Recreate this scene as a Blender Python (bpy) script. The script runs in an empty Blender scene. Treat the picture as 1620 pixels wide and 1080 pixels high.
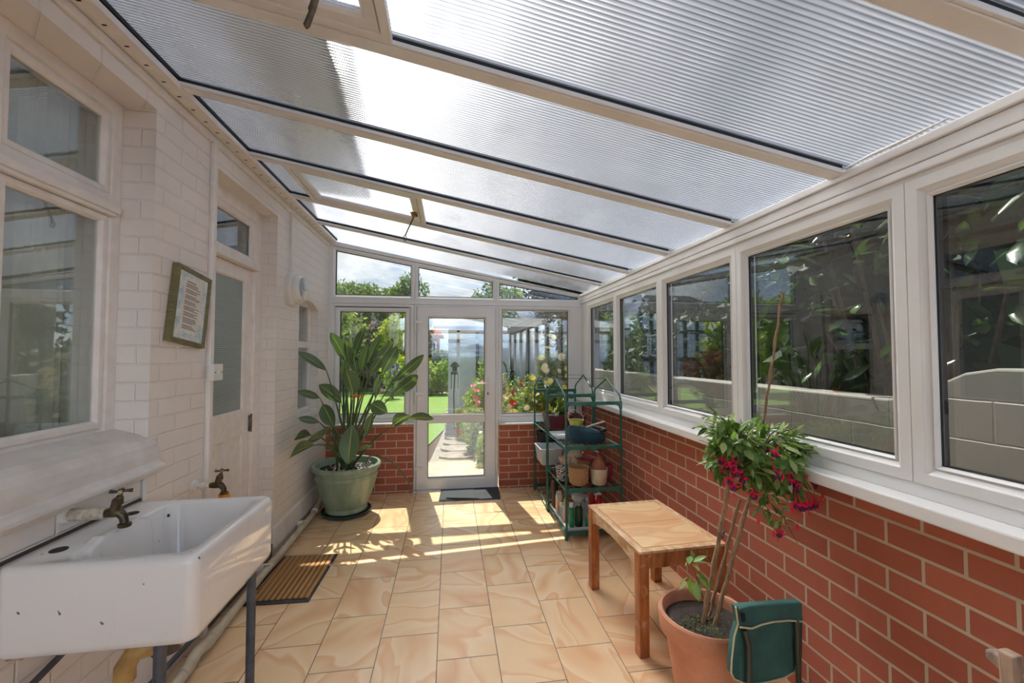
import bpy, math, random
import numpy as np
from mathutils import Vector, Matrix
PI = math.pi
C = bpy.context.scene.collection
sc = bpy.context.scene

# ---------------------------------------------------------------- camera
FPX = 662.0
YAW = math.atan(98 / FPX); PITCH = math.radians(1.85); EYE = 1.46
cd = bpy.data.cameras.new('camera'); cam = bpy.data.objects.new('camera', cd); C.objects.link(cam)
cd.sensor_width = 36.0; cd.lens = FPX / 1620 * 36.0; cd.clip_start = 0.03; cd.clip_end = 300
cam.location = (0, 0, EYE); cam.rotation_euler = (PI / 2 + PITCH, 0, -YAW)
sc.camera = cam
_f = Vector((math.sin(YAW) * math.cos(PITCH), math.cos(YAW) * math.cos(PITCH), math.sin(PITCH)))
_r = Vector((math.cos(YAW), -math.sin(YAW), 0)); _u = _r.cross(_f)
def at(x, y, Y):
    """point on the vertical plane at distance Y along the room"""
    d = _f * FPX + _r * (x - 810) + _u * (540 - y)
    return Vector((0, 0, EYE)) + d * (Y / d.y)

# ---------------------------------------------------------------- colour and light
sc.view_settings.view_transform = 'Standard'; sc.view_settings.look = 'None'
sc.view_settings.gamma = 1.0; sc.view_settings.use_curve_mapping = False
sc.view_settings.exposure = 0.42
cy = sc.cycles
cy.max_bounces = 12; cy.diffuse_bounces = 4; cy.glossy_bounces = 4
cy.transmission_bounces = 6; cy.transparent_max_bounces = 16
cy.sample_clamp_indirect = 6.0
SUN = Vector((-0.092, 0.572, 1.0)).normalized()
sd = bpy.data.lights.new('sun', 'SUN'); sun = bpy.data.objects.new('sun', sd); C.objects.link(sun)
sd.energy = 6.5; sd.angle = math.radians(0.6); sd.color = (1.0, 0.95, 0.87)
sun.rotation_euler = SUN.to_track_quat('Z', 'Y').to_euler(); sun.location = SUN * 30

def lin(c):
    return tuple((v / 255 / 12.92 if v / 255 <= 0.04045 else ((v / 255 + 0.055) / 1.055) ** 2.4) for v in c)
class NT:
    """small helper to wire nodes"""
    def __init__(s, tree): s.t = tree; s.n = tree.nodes; s.l = tree.links
    def node(s, kind, ins=None, **props):
        n = s.n.new(kind)
        for k, v in props.items(): setattr(n, k, v)
        for k, v in (ins or {}).items():
            if hasattr(v, 'links') or isinstance(v, bpy.types.NodeSocket): s.l.new(v, n.inputs[k])
            else: n.inputs[k].default_value = v
        return n
    def math(s, op, a, b=0.0, c=0.0, clamp=False):
        return s.node('ShaderNodeMath', {0: a, 1: b, 2: c}, operation=op, use_clamp=clamp).outputs[0]
    def vmath(s, op, a, b=(0, 0, 0)):
        n = s.node('ShaderNodeVectorMath', {0: a, 1: b}, operation=op)
        return n.outputs['Value'] if op in ('DOT_PRODUCT', 'LENGTH') else n.outputs[0]
    def mix(s, f, a, b, blend='MIX'):
        n = s.node('ShaderNodeMix', data_type='RGBA', blend_type=blend)
        for i, v in ((0, f), (6, a), (7, b)):
            if isinstance(v, bpy.types.NodeSocket): s.l.new(v, n.inputs[i])
            elif i and len(v) == 3: n.inputs[i].default_value = (*v, 1)
            else: n.inputs[i].default_value = v
        return n.outputs[2]
    def noise(s, vec, scale, detail=3.0, rough=0.5, dist=0.0):
        n = s.node('ShaderNodeTexNoise', {'Scale': scale, 'Detail': detail, 'Roughness': rough, 'Distortion': dist})
        if vec is not None: s.l.new(vec, n.inputs['Vector'])
        return n
    def ramp(s, fac, stops):
        n = s.node('ShaderNodeValToRGB'); s.l.new(fac, n.inputs[0]); e = n.color_ramp.elements
        while len(e) < len(stops): e.new(0.5)
        for el, (p, c) in zip(e, stops): el.position = p; el.color = (*c, 1) if len(c) == 3 else c
        return n.outputs[0]
    def sep(s, v): return s.node('ShaderNodeSeparateXYZ', {0: v}).outputs
    def comb(s, x, y, z): return s.node('ShaderNodeCombineXYZ', {0: x, 1: y, 2: z}).outputs[0]
    def bump(s, h, strength=0.3, dist=0.005):
        return s.node('ShaderNodeBump', {'Height': h, 'Strength': strength, 'Distance': dist}).outputs[0]

# world: bright broken cloud with some blue, brightest round the sun
w = bpy.data.worlds.new('sky'); sc.world = w; w.use_nodes = True
T = NT(w.node_tree); w.node_tree.nodes.clear()
d = T.node('ShaderNodeTexCoord').outputs['Generated']
x, y, z = T.sep(d)[:3]
zz = T.math('ADD', T.math('ABSOLUTE', z), 0.22)
pv = T.comb(T.math('DIVIDE', x, zz), T.math('DIVIDE', y, zz), 0.0)
n1 = T.noise(pv, 1.35, 7.0, 0.6, 0.3).outputs[0]
n2 = T.noise(T.vmath('ADD', pv, (3.1, 7.7, 2.0)), 0.8, 4.0, 0.5, 0.2).outputs[0]
blue = T.mix(T.math('MULTIPLY', z, 1.6, clamp=True), lin((196, 214, 236)), lin((120, 158, 208)))
cloud = T.mix(T.ramp(n2, [(0.42, (0, 0, 0)), (0.58, (1, 1, 1))]), lin((84, 92, 108)), lin((244, 246, 250)))
sky = T.mix(T.ramp(n1, [(0.40, (0, 0, 0)), (0.54, (1, 1, 1))]), blue, cloud)
hi = T.node('ShaderNodeMapRange', {0: z, 1: 0.35, 2: 0.75, 3: 1.0, 4: 0.22}, interpolation_type='SMOOTHSTEP').outputs[0]
sky = T.mix(1.0, sky, T.comb(hi, hi, hi), 'MULTIPLY')
bk = T.node('ShaderNodeMapRange', {0: y, 1: 0.0, 2: -0.5, 3: 1.0, 4: 4.2}, interpolation_type='SMOOTHSTEP').outputs[0]  # sky behind the camera brightened to add light to the room
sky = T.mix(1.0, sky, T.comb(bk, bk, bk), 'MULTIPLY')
dt = T.math('MAXIMUM', T.vmath('DOT_PRODUCT', T.vmath('NORMALIZE', d), tuple(SUN)), 0.0)
g = T.math('ADD', T.math('MULTIPLY', T.math('POWER', dt, 9.0), 1.7), T.math('MULTIPLY', T.math('POWER', dt, 60.0), 3.0))
n3 = T.noise(T.vmath('ADD', pv, (5.3, 1.9, 4.0)), 2.4, 6.0, 0.55, 0.5).outputs[0]
g = T.math('MULTIPLY', g, T.ramp(n3, [(0.40, (0.26, 0.26, 0.26)), (0.55, (1.75, 1.75, 1.75))]))
sky = T.mix(1.0, sky, T.mix(1.0, (1.0, 0.98, 0.95), T.comb(g, g, g), 'MULTIPLY'), 'ADD')
low = T.math('MULTIPLY', T.math('ADD', z, 0.02), 30.0, clamp=True)
sky = T.mix(low, lin((120, 130, 95)), sky)
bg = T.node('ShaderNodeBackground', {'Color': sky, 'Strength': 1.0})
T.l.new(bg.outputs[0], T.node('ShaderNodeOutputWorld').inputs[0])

# ---------------------------------------------------------------- materials
M = {}
def new(name):
    m = bpy.data.materials.new(name); m.use_nodes = True; m.node_tree.nodes.clear(); M[name] = m
    t = NT(m.node_tree); t.out = t.node('ShaderNodeOutputMaterial'); return t
def oc(t): return t.node('ShaderNodeTexCoord').outputs['Object']
def prin(t, col, rough=0.5, normal=None, **kw):
    ins = {'Base Color': col if isinstance(col, bpy.types.NodeSocket) else (*col, 1), 'Roughness': rough}
    ins.update(kw)
    if normal is not None: ins['Normal'] = normal
    n = t.node('ShaderNodeBsdfPrincipled', ins); t.l.new(n.outputs[0], t.out.inputs[0]); return n
def mat(name, c1, c2=None, scale=8.0, rough=0.5, bump=0.0, bscale=None, metal=0.0, spec=0.5, detail=4.0, stretch=None, coat=0.0):
    t = new(name); v = oc(t)
    if stretch: v = t.vmath('MULTIPLY', v, stretch)
    n = t.noise(v, scale, detail, 0.6).outputs[0]
    c1 = lin(c1); c2 = lin(c2) if c2 else tuple(a * 0.86 for a in c1)
    col = t.mix(t.ramp(n, [(0.35, (0, 0, 0)), (0.65, (1, 1, 1))]), c1, c2)
    nm = t.bump(t.noise(v, bscale or scale * 4, 4.0).outputs[0], bump, 0.004) if bump else None
    prin(t, col, rough, nm, **{'Metallic': metal, 'Specular IOR Level': spec, 'Coat Weight': coat})
    return M[name]

def brickmap(t, bw, rh, uo, vo):
    v = oc(t); x, y, z = t.sep(v)[:3]
    return t.comb(t.math('ADD', t.math('ADD', x, y), uo), t.math('ADD', z, vo), 0.0), v
def painted_brick(name, col, bw, rh, uo, vo, dirt=0.5):
    t = new(name); uv, v = brickmap(t, bw, rh, uo, vo)
    uvd = t.vmath('ADD', uv, t.vmath('MULTIPLY', t.vmath('SUBTRACT', t.noise(v, 6.0, 3.0).outputs[1], (0.5, 0.5, 0.5)), (0.012, 0.012, 0)))
    b = t.node('ShaderNodeTexBrick', {'Vector': uvd, 'Color1': (0.85, 0.85, 0.85, 1), 'Color2': (1, 1, 1, 1), 'Mortar': (0, 0, 0, 1), 'Scale': 1.0,
               'Mortar Size': 0.006, 'Mortar Smooth': 0.75, 'Bias': 0.0, 'Brick Width': bw, 'Row Height': rh})
    h = t.mix(0.10, b.outputs[0], t.noise(v, 35.0, 5.0).outputs[1])
    grime = t.ramp(t.noise(v, 2.2, 8.0, 0.7).outputs[0], [(0.40, (0, 0, 0)), (0.75, (1, 1, 1))])
    c = t.mix(t.math('MULTIPLY', grime, 0.35 * dirt), lin(col), lin((170, 150, 132)))
    spots = t.ramp(t.noise(v, 26.0, 2.0).outputs[0], [(0.76, (0, 0, 0)), (0.79, (1, 1, 1))])
    c = t.mix(t.math('MULTIPLY', spots, 0.7 * dirt), c, lin((120, 100, 85)))
    lo = t.math('SUBTRACT', 1.0, t.math('MULTIPLY', t.sep(v)[2], 2.2, clamp=True))
    c = t.mix(t.math('MULTIPLY', t.math('MULTIPLY', lo, t.noise(v, 9.0, 6.0).outputs[0]), 0.5 * dirt), c, lin((150, 130, 112)))
    prin(t, c, 0.42, t.bump(h, 0.62, 0.007))
painted_brick('painted_brick', (238, 229, 220), 0.235, 0.0785, 10.02, 8.0)
painted_brick('garden_wall_paint', (150, 149, 142), 0.45, 0.19, 20.1, 8.06, 1.5)
def red_brick(name, bw, rh, uo, vo):
    t = new(name); uv, v = brickmap(t, bw, rh, uo, vo)
    b = t.node('ShaderNodeTexBrick', {'Vector': uv, 'Color1': (*lin((184, 108, 84)), 1), 'Color2': (*lin((162, 92, 72)), 1), 'Mortar': (*lin((204, 190, 166)), 1),
               'Scale': 1.0, 'Mortar Size': 0.0056, 'Mortar Smooth': 0.12, 'Bias': -0.1, 'Brick Width': bw, 'Row Height': rh})
    n = t.noise(v, 30.0, 5.0, 0.65).outputs[0]; n2 = t.noise(v, 3.0, 3.0).outputs[0]
    c = t.mix(t.math('MULTIPLY', n, 0.35), b.outputs[0], t.mix(1.0, b.outputs[0], lin((225, 190, 175)), 'MULTIPLY'))
    c = t.mix(t.math('MULTIPLY', n2, 0.3), c, t.mix(1.0, c, lin((200, 180, 190)), 'MULTIPLY'))
    h = t.mix(0.14, t.math('SUBTRACT', 1.0, b.outputs[1]), n)
    prin(t, c, 0.78, t.bump(h, 0.6, 0.006), **{'Specular IOR Level': 0.3})
red_brick('red_brick_side', 0.229, 0.082, 22.9 - 1.51 + 0.213, 8.2 - 0.885 + 0.082 * 3 - 0.0)
red_brick('red_brick_end', 0.219, 0.0757, 21.9 - 4.60 - 0.646, 7.57 - 0.551 + 0.0757 * 3)

# floor tiles: sandstone look porcelain, laid half bond along the room
t = new('floor_tile'); v = oc(t); x, y, z = t.sep(v)[:3]
TW = 0.2915
uv = t.comb(t.math('ADD', y, 0.408 * 40 + 0.165), t.math('ADD', x, 0.055 + TW * 40), 0.0)
def tb(c1, c2, mo, ms):
    return t.node('ShaderNodeTexBrick', {'Vector': uv, 'Color1': c1, 'Color2': c2, 'Mortar': mo, 'Scale': 1.0, 'Mortar Size': ms,
                  'Mortar Smooth': 0.1, 'Bias': 0.0, 'Brick Width': 0.408, 'Row Height': TW})
br = tb((0, 0, 0, 1), (1, 1, 1, 1), (0, 0, 0, 1), 0.0024)
idn = br.outputs[0]; gap = br.outputs[1]
off = t.node('ShaderNodeCombineXYZ', {0: t.math('MULTIPLY', idn, 37.0), 1: t.math('MULTIPLY', idn, 91.0), 2: t.math('MULTIPLY', idn, 13.0)}).outputs[0]
rot = t.node('ShaderNodeVectorRotate', {'Vector': v, 'Angle': t.math('MULTIPLY', t.math('ROUND', t.math('MULTIPLY', idn, 7.0)), 0.9)}, rotation_type='Z_AXIS').outputs[0]
pv = t.vmath('ADD', rot, off)
warp = t.vmath('ADD', pv, t.vmath('MULTIPLY', t.noise(pv, 1.6, 2.0, 0.5).outputs[1], (0.34, 0.34, 0)))
stre = t.vmath('MULTIPLY', warp, (3.4, 1.1, 1.0))
vn = t.noise(stre, 1.0, 2.0, 0.5, 0.35).outputs[0]
c = t.ramp(vn, [(0.30, lin((240, 206, 158))), (0.43, lin((242, 212, 168))), (0.485, lin((230, 182, 136))), (0.50, lin((248, 222, 182))), (0.58, lin((238, 202, 156))), (0.66, lin((224, 174, 132))), (0.72, lin((242, 210, 166)))])
fine = t.noise(v, 60.0, 4.0).outputs[0]
c = t.mix(t.math('MULTIPLY', fine, 0.12), c, lin((205, 150, 105)))
soft = t.noise(pv, 4.0, 2.0).outputs[0]
c = t.mix(t.math('MULTIPLY', soft, 0.25), c, lin((232, 176, 130)))
c = t.mix(gap, c, lin((98, 86, 72)))
prin(t, c, t.math('ADD', 0.26, t.math('MULTIPLY', gap, 0.5)), t.bump(t.math('SUBTRACT', 1.0, gap), 0.5, 0.002), **{'Specular IOR Level': 0.5})

# glazing: thin clear panes that transmit and mirror by angle
def glass(name, r0, tint, rough=0.0):
    t = new(name)
    g = t.node('ShaderNodeNewGeometry')
    cosn = t.math('ABSOLUTE', t.vmath('DOT_PRODUCT', g.outputs['Incoming'], g.outputs['Normal']))
    k = t.math('POWER', t.math('SUBTRACT', 1.0, cosn, clamp=True), 5.0)
    f = t.math('ADD', r0, t.math('MULTIPLY', k, 1.0 - r0), clamp=True)
    tr = t.node('ShaderNodeBsdfTransparent', {'Color': (*tint, 1)}); gl = t.node('ShaderNodeBsdfGlossy', {'Color': (0.95, 0.97, 1.0, 1), 'Roughness': rough})
    m = t.node('ShaderNodeMixShader', {0: f, 1: tr.outputs[0], 2: gl.outputs[0]}); t.l.new(m.outputs[0], t.out.inputs[0])
glass('glass', 0.13, (0.95, 0.97, 0.96))
glass('picture_glass', 0.02, (0.98, 0.98, 0.98), 0.02)
glass('old_glass', 0.16, (0.90, 0.93, 0.91), 0.01)
# reeded obscured glass of the inner door
t = new('obscured_glass'); v = oc(t); x, y, z = t.sep(v)[:3]
ww = t.node('ShaderNodeTexWave', {'Vector': v, 'Scale': 26.0, 'Distortion': 2.5, 'Detail': 2.0, 'Detail Scale': 2.0}, wave_type='BANDS', bands_direction='Z').outputs[1]
n = t.noise(v, 80.0, 3.0).outputs[0]
prin(t, t.mix(ww, lin((128, 140, 136)), lin((158, 168, 164))), 0.16, t.bump(t.math('ADD', ww, n), 0.5, 0.003), **{'Specular IOR Level': 0.8})

# twin wall polycarbonate: clear outer skin, fluted scattering inner skin
t = new('sheet_skin'); tr = t.node('ShaderNodeBsdfTransparent', {'Color': (0.94, 0.95, 0.97, 1)}); t.l.new(tr.outputs[0], t.out.inputs[0])
t = new('polycarbonate'); v = oc(t); x, y, z = t.sep(v)[:3]
fl = t.math('SINE', t.math('MULTIPLY', y, 2 * PI / 0.0165))
n = t.noise(t.vmath('MULTIPLY', v, (3.0, 26.0, 3.0)), 1.0, 4.0).outputs[0]
h = t.math('ADD', t.math('MULTIPLY', fl, 0.5), t.math('MULTIPLY', n, 1.3))
nm = t.bump(h, 0.50, 0.0035)
web = t.math('POWER', t.math('MULTIPLY', t.math('ADD', fl, 1.0), 0.5), 3.0)
alg = t.ramp(t.noise(v, 1.6, 6.0, 0.65).outputs[0], [(0.50, (0, 0, 0)), (0.80, (1, 1, 1))])
tint = t.mix(t.math('MULTIPLY', web, 0.75), (0.86, 0.88, 0.91), lin((96, 102, 114)))
tint = t.mix(t.math('MULTIPLY', alg, 0.30), tint, lin((120, 122, 112)))
rf = t.node('ShaderNodeBsdfRefraction', {'Color': tint, 'Roughness': 0.13, 'IOR': 1.30, 'Normal': nm})
tl = t.node('ShaderNodeBsdfTranslucent', {'Color': t.mix(1.0, tint, (0.80, 0.84, 0.90), 'MULTIPLY'), 'Normal': nm})
gl = t.node('ShaderNodeBsdfGlossy', {'Color': (1, 1, 1, 1), 'Roughness': 0.10, 'Normal': nm})
df = t.node('ShaderNodeBsdfDiffuse', {'Color': t.mix(t.math('MULTIPLY', web, 0.5), (0.80, 0.78, 0.76), (0.35, 0.35, 0.36)), 'Normal': nm})
a = t.node('ShaderNodeMixShader', {0: 0.12, 1: rf.outputs[0], 2: tl.outputs[0]})
a = t.node('ShaderNodeMixShader', {0: 0.20, 1: a.outputs[0], 2: df.outputs[0]})
fr = t.node('ShaderNodeLayerWeight', {'Blend': 0.35}).outputs['Fresnel']
b = t.node('ShaderNodeMixShader', {0: t.math('MULTIPLY', fr, 0.5), 1: a.outputs[0], 2: gl.outputs[0]}); t.l.new(b.outputs[0], t.out.inputs[0])

mat('upvc', (236, 234, 232), (228, 225, 222), 2.0, 0.28)
mat('upvc_worn', (240, 238, 238), (230, 226, 224), 4.0, 0.4)
mat('gasket', (26, 26, 28), rough=0.6)
mat('painted_timber', (238, 231, 224), (229, 219, 210), 14.0, 0.38, 0.25, 22.0)
mat('concrete', (120, 116, 110), (90, 86, 80), 12.0, 0.85, 0.4)
mat('render_white', (232, 225, 218), (216, 206, 196), 7.0, 0.6, 0.3, 30.0)
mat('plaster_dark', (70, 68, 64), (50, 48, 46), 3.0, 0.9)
mat('curtain', (236, 234, 224), (222, 218, 206), 6.0, 0.9)
mat('upper_render', (236, 228, 220), (220, 210, 200), 3.0, 0.9, 0.3)
mat('gutter_black', (36, 36, 38), rough=0.4)
mat('roof_tile', (150, 84, 62), (118, 66, 50), 18.0, 0.85, 0.5)
mat('waste_plastic', (214, 202, 178), (190, 174, 148), 9.0, 0.4)
mat('waste_yellow', (196, 158, 92), (150, 110, 60), 9.0, 0.4)
mat('lead_pipe', (96, 98, 102), (70, 70, 74), 9.0, 0.5)
mat('stand_metal', (92, 98, 108), (70, 76, 86), 20.0, 0.45, metal=0.4)
mat('old_brass', (112, 98, 74), (70, 64, 54), 30.0, 0.35, metal=0.8)
mat('bright_brass', (186, 150, 84), (120, 90, 50), 30.0, 0.3, metal=0.9)
mat('rope_wrap', (216, 204, 186), (180, 164, 142), 60.0, 0.8, 0.5, 120.0)
mat('orange_plastic', (235, 150, 20), (220, 128, 14), 10.0, 0.35)
mat('white_plastic', (232, 230, 224), (222, 219, 212), 5.0, 0.35)
mat('chrome', (200, 200, 202), (180, 180, 184), 20.0, 0.15, metal=1.0)
mat('hinge_metal', (140, 132, 122), (90, 82, 74), 30.0, 0.45, metal=0.6)
mat('olive_frame', (124, 116, 76), (100, 92, 58), 18.0, 0.5, stretch=(1, 1, 6))
mat('ink', (70, 66, 66), rough=0.8)
mat('ink_teal', (110, 158, 168), (140, 176, 184), 60.0, 0.8)
t = new('paper'); v = oc(t)
k = t.ramp(t.noise(v, 22.0, 6.0, 0.7).outputs[0], [(0.42, (0, 0, 0)), (0.62, (1, 1, 1))])
prin(t, t.mix(k, lin((226, 226, 218)), lin((172, 196, 206))), 0.7)
mat('paper_plain', (228, 222, 210), (220, 213, 200), 8.0, 0.8)
t = new('ceramic'); v = oc(t)
sp = t.ramp(t.noise(v, 34.0, 2.0, 0.5).outputs[0], [(0.745, (0, 0, 0)), (0.76, (1, 1, 1))])
st = t.ramp(t.noise(t.vmath('MULTIPLY', v, (14, 14, 5)), 1.0, 6.0, 0.7).outputs[0], [(0.58, (0, 0, 0)), (0.85, (1, 1, 1))])
c = t.mix(t.math('MULTIPLY', st, 0.35), lin((238, 233, 228)), lin((176, 160, 148)))
c = t.mix(t.math('MULTIPLY', sp, 0.85), c, lin((96, 72, 60)))
prin(t, c, 0.10, t.bump(t.noise(v, 9.0, 2.0).outputs[0], 0.12, 0.004), **{'Specular IOR Level': 0.6, 'Coat Weight': 0.5, 'Coat Roughness': 0.04})
mat('black_hole', (20, 18, 16), rough=0.5)
t = new('coir'); v = oc(t); x, y, z = t.sep(v)[:3]
wv = t.math('POWER', t.math('ABSOLUTE', t.math('SINE', t.math('MULTIPLY', x, PI / 0.0335))), 0.5)
nz = t.noise(v, 240.0, 3.0, 0.7).outputs[0]
c = t.mix(wv, lin((82, 54, 30)), t.mix(nz, lin((158, 108, 60)), lin((232, 178, 112))))
prin(t, c, 0.95, t.bump(t.math('ADD', wv, nz), 0.9, 0.006))
mat('mat_rubber', (50, 52, 56), (38, 40, 44), 30.0, 0.7)
mat('mat_grey', (86, 92, 92), (58, 62, 64), 160.0, 0.95, 0.8, 200.0, detail=2.0)
mat('mat_dark', (58, 60, 66), (42, 44, 48), 8.0, 0.75, 0.3, 90.0)
mat('green_glaze', (150, 166, 142), (128, 146, 122), 5.0, 0.32, 0.15, 12.0, stretch=(3, 3, 0.6))
mat('saucer_dark', (52, 72, 64), rough=0.4)
mat('compost', (46, 32, 24), (20, 13, 10), 60.0, 0.95, 1.0, 80.0)
mat('perlite', (225, 218, 208), rough=0.9)
mat('terracotta', (204, 144, 114), (188, 126, 98), 6.0, 0.75, 0.12, 40.0)
mat('terracotta_rim', (214, 156, 126), (196, 134, 104), 9.0, 0.75)
mat('terracotta_dull', (176, 116, 88), (150, 96, 72), 30.0, 0.85, 0.4, 60.0)
mat('rack_green', (44, 106, 92), (34, 86, 76), 10.0, 0.4)
mat('wire_dark', (44, 50, 48), (30, 34, 34), 20.0, 0.5)
mat('cane', (160, 126, 92), (116, 88, 62), 24.0, 0.65, 0.3, 40.0, stretch=(4, 4, 1))
mat('bark', (104, 88, 66), (70, 58, 44), 14.0, 0.9, 0.5)
mat('fabric_teal', (44, 92, 86), (36, 76, 72), 10.0, 0.85, 0.2, 300.0)
mat('piping', (206, 194, 158), rough=0.8)
mat('tube_dark', (40, 52, 46), (28, 38, 34), 14.0, 0.4)
mat('black_foam', (22, 24, 26), rough=0.9)
mat('canvas_turquoise', (126, 188, 178), (110, 172, 164), 10.0, 0.9, 0.2, 200.0)
mat('grey_wood', (176, 150, 128), (120, 106, 98), 12.0, 0.8, 0.4, 30.0, stretch=(3, 3, 0.5))
mat('grey_wood_dark', (92, 72, 58), (70, 54, 44), 12.0, 0.8, 0.3, 30.0)
t = new('table_wood'); v = oc(t)
n = t.noise(t.vmath('MULTIPLY', v, (30, 30, 4)), 1.0, 6.0, 0.65).outputs[0]
c = t.ramp(n, [(0.30, lin((120, 62, 28))), (0.50, lin((158, 92, 46))), (0.68, lin((190, 130, 80)))])
wr = t.ramp(t.noise(v, 16.0, 6.0, 0.75).outputs[0], [(0.58, (0, 0, 0)), (0.66, (1, 1, 1))])
c = t.mix(t.math('MULTIPLY', wr, 0.55), c, lin((214, 184, 150)))
prin(t, c, 0.45, t.bump(n, 0.25, 0.003))
t = new('table_wood_pale'); v = oc(t)
n = t.noise(t.vmath('MULTIPLY', v, (18, 6, 18)), 1.0, 6.0, 0.7).outputs[0]
c = t.ramp(n, [(0.35, lin((176, 122, 78))), (0.52, lin((206, 168, 126))), (0.62, lin((228, 206, 178)))])
prin(t, c, 0.6, t.bump(n, 0.3, 0.003))
t = new('sandstone_tile'); v = oc(t)
wp = t.vmath('ADD', v, t.vmath('MULTIPLY', t.noise(v, 1.6, 2.0).outputs[1], (0.3, 0.3, 0)))
vn = t.noise(t.vmath('MULTIPLY', wp, (1.6, 5.0, 1.0)), 1.0, 2.0, 0.5, 0.2).outputs[0]
c = t.ramp(vn, [(0.32, lin((232, 192, 140))), (0.45, lin((240, 206, 158))), (0.50, lin((220, 172, 128))), (0.55, lin((236, 196, 146))), (0.66, lin((222, 172, 124)))])
prin(t, c, 0.3)
mat('burgundy', (112, 48, 54), (92, 38, 44), 8.0, 0.4)
mat('lime_enamel', (176, 186, 98), (150, 160, 80), 10.0, 0.4)
mat('bag_teal', (30, 68, 82), (22, 50, 62), 8.0, 0.8, 0.4, 20.0)
mat('bag_leather', (66, 62, 56), (46, 44, 42), 10.0, 0.8, 0.3, 30.0)
mat('tray_white', (226, 230, 232), (206, 212, 216), 6.0, 0.35)
mat('tub_frost', (206, 210, 214), (190, 194, 200), 4.0, 0.35)
mat('black_plastic', (34, 34, 36), rough=0.5)
mat('cream_ribbed', (226, 214, 184), (206, 190, 158), 10.0, 0.6)
mat('crimson', (168, 34, 52), (140, 26, 42), 10.0, 0.4)
mat('red_plastic', (205, 28, 34), (186, 22, 28), 10.0, 0.35)
mat('plum_pot', (142, 60, 74), (112, 44, 58), 10.0, 0.5)
mat('peach_pot', (222, 190, 168), (204, 168, 146), 10.0, 0.6)
mat('bottle_dark_green', (26, 72, 40), (20, 56, 32), 10.0, 0.25)
mat('bottle_green', (30, 150, 96), (24, 126, 80), 10.0, 0.25)
mat('bottle_bright_green', (40, 170, 84), (30, 140, 70), 10.0, 0.25)
mat('bottle_blue', (150, 180, 206), (128, 160, 190), 10.0, 0.25)
mat('carton_white', (226, 224, 214), (210, 200, 190), 30.0, 0.5)
mat('label_yellow', (238, 206, 50), rough=0.5)
mat('label_blue', (96, 160, 200), rough=0.5)
mat('label_orange', (226, 150, 90), (240, 210, 170), 60.0, 0.5)
mat('orange_tag', (240, 96, 20), rough=0.5)
mat('clear_grey', (178, 184, 186), (150, 156, 160), 20.0, 0.15)
mat('brown_rubber', (96, 78, 68), (70, 58, 52), 10.0, 0.6)
mat('soil_bed', (92, 70, 52), (60, 46, 36), 20.0, 0.95, 0.6)
t = new('wicker'); v = oc(t)
wv = t.node('ShaderNodeTexWave', {'Vector': v, 'Scale': 30.0, 'Distortion': 4.0, 'Detail': 3.0}, wave_type='BANDS', bands_direction='Z').outputs[1]
n = t.noise(v, 110.0, 3.0).outputs[0]
prin(t, t.mix(t.math('MULTIPLY', t.math('ADD', wv, n), 0.5), lin((148, 102, 58)), lin((226, 184, 132))), 0.8, t.bump(t.math('ADD', wv, n), 0.8, 0.004))
t = new('patterned_glaze'); v = oc(t)
vo = t.node('ShaderNodeTexVoronoi', {'Vector': v, 'Scale': 38.0}).outputs[0]
k = t.ramp(t.math('SINE', t.math('MULTIPLY', vo, 16.0)), [(0.45, (0, 0, 0)), (0.55, (1, 1, 1))])
prin(t, t.mix(k, lin((34, 40, 62)), lin((230, 226, 226))), 0.3)
t = new('lawn'); v = oc(t)
n = t.noise(v, 1.2, 6.0, 0.6).outputs[0]; n2 = t.noise(v, 30.0, 4.0, 0.7).outputs[0]
c = t.mix(n, lin((102, 138, 50)), lin((134, 162, 74))); c = t.mix(t.math('MULTIPLY', n2, 0.35), c, lin((84, 124, 34)))
prin(t, c, 0.9, t.bump(n2, 0.7, 0.02))
mat('paving', (158, 150, 136), (128, 120, 108), 5.0, 0.85, 0.3, 30.0)
mat('step_stone', (186, 168, 148), (166, 150, 132), 5.0, 0.85, 0.2, 30.0)
mat('garage_panel', (200, 206, 216), (176, 182, 194), 2.0, 0.8)
mat('garage_beam', (52, 56, 58), (38, 42, 44), 10.0, 0.8)
mat('house_brick', (160, 104, 92), (140, 88, 78), 30.0, 0.85)
mat('house_roof', (178, 96, 68), (150, 80, 58), 12.0, 0.85)
mat('dark_window', (52, 58, 62), (40, 44, 50), 4.0, 0.1)

def leafmat(name, c1, c2, rough=0.45, trans=0.35, c3=None):
    t = new(name)
    rnd = t.node('ShaderNodeNewGeometry').outputs['Random Per Island']
    stops = [(0.0, lin(c1)), (1.0, lin(c2))] if not c3 else [(0.0, lin(c1)), (0.6, lin(c2)), (1.0, lin(c3))]
    col = t.ramp(rnd, stops)
    p = t.node('ShaderNodeBsdfPrincipled', {'Base Color': col, 'Roughness': rough, 'Specular IOR Level': 0.4})
    tl = t.node('ShaderNodeBsdfTranslucent', {'Color': t.mix(1.0, col, (1.0, 1.05, 0.62), 'MULTIPLY')})
    m = t.node('ShaderNodeMixShader', {0: trans, 1: p.outputs[0], 2: tl.outputs[0]}); t.l.new(m.outputs[0], t.out.inputs[0])
leafmat('leaf_tree', (64, 92, 44), (112, 138, 66), 0.6, 0.4, (140, 160, 84))
leafmat('leaf_tree_pale', (116, 136, 66), (160, 176, 92), 0.6, 0.45, (176, 186, 110))
leafmat('leaf_tree_dark', (26, 40, 28), (50, 68, 42), 0.6, 0.25)
leafmat('leaf_maple', (120, 150, 44), (176, 190, 60), 0.6, 0.5, (196, 204, 84))
leafmat('leaf_laurel', (22, 38, 24), (44, 70, 34), 0.2, 0.2, (80, 116, 44))
leafmat('leaf_border', (104, 134, 62), (150, 172, 92), 0.6, 0.5, (186, 196, 130))
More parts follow.
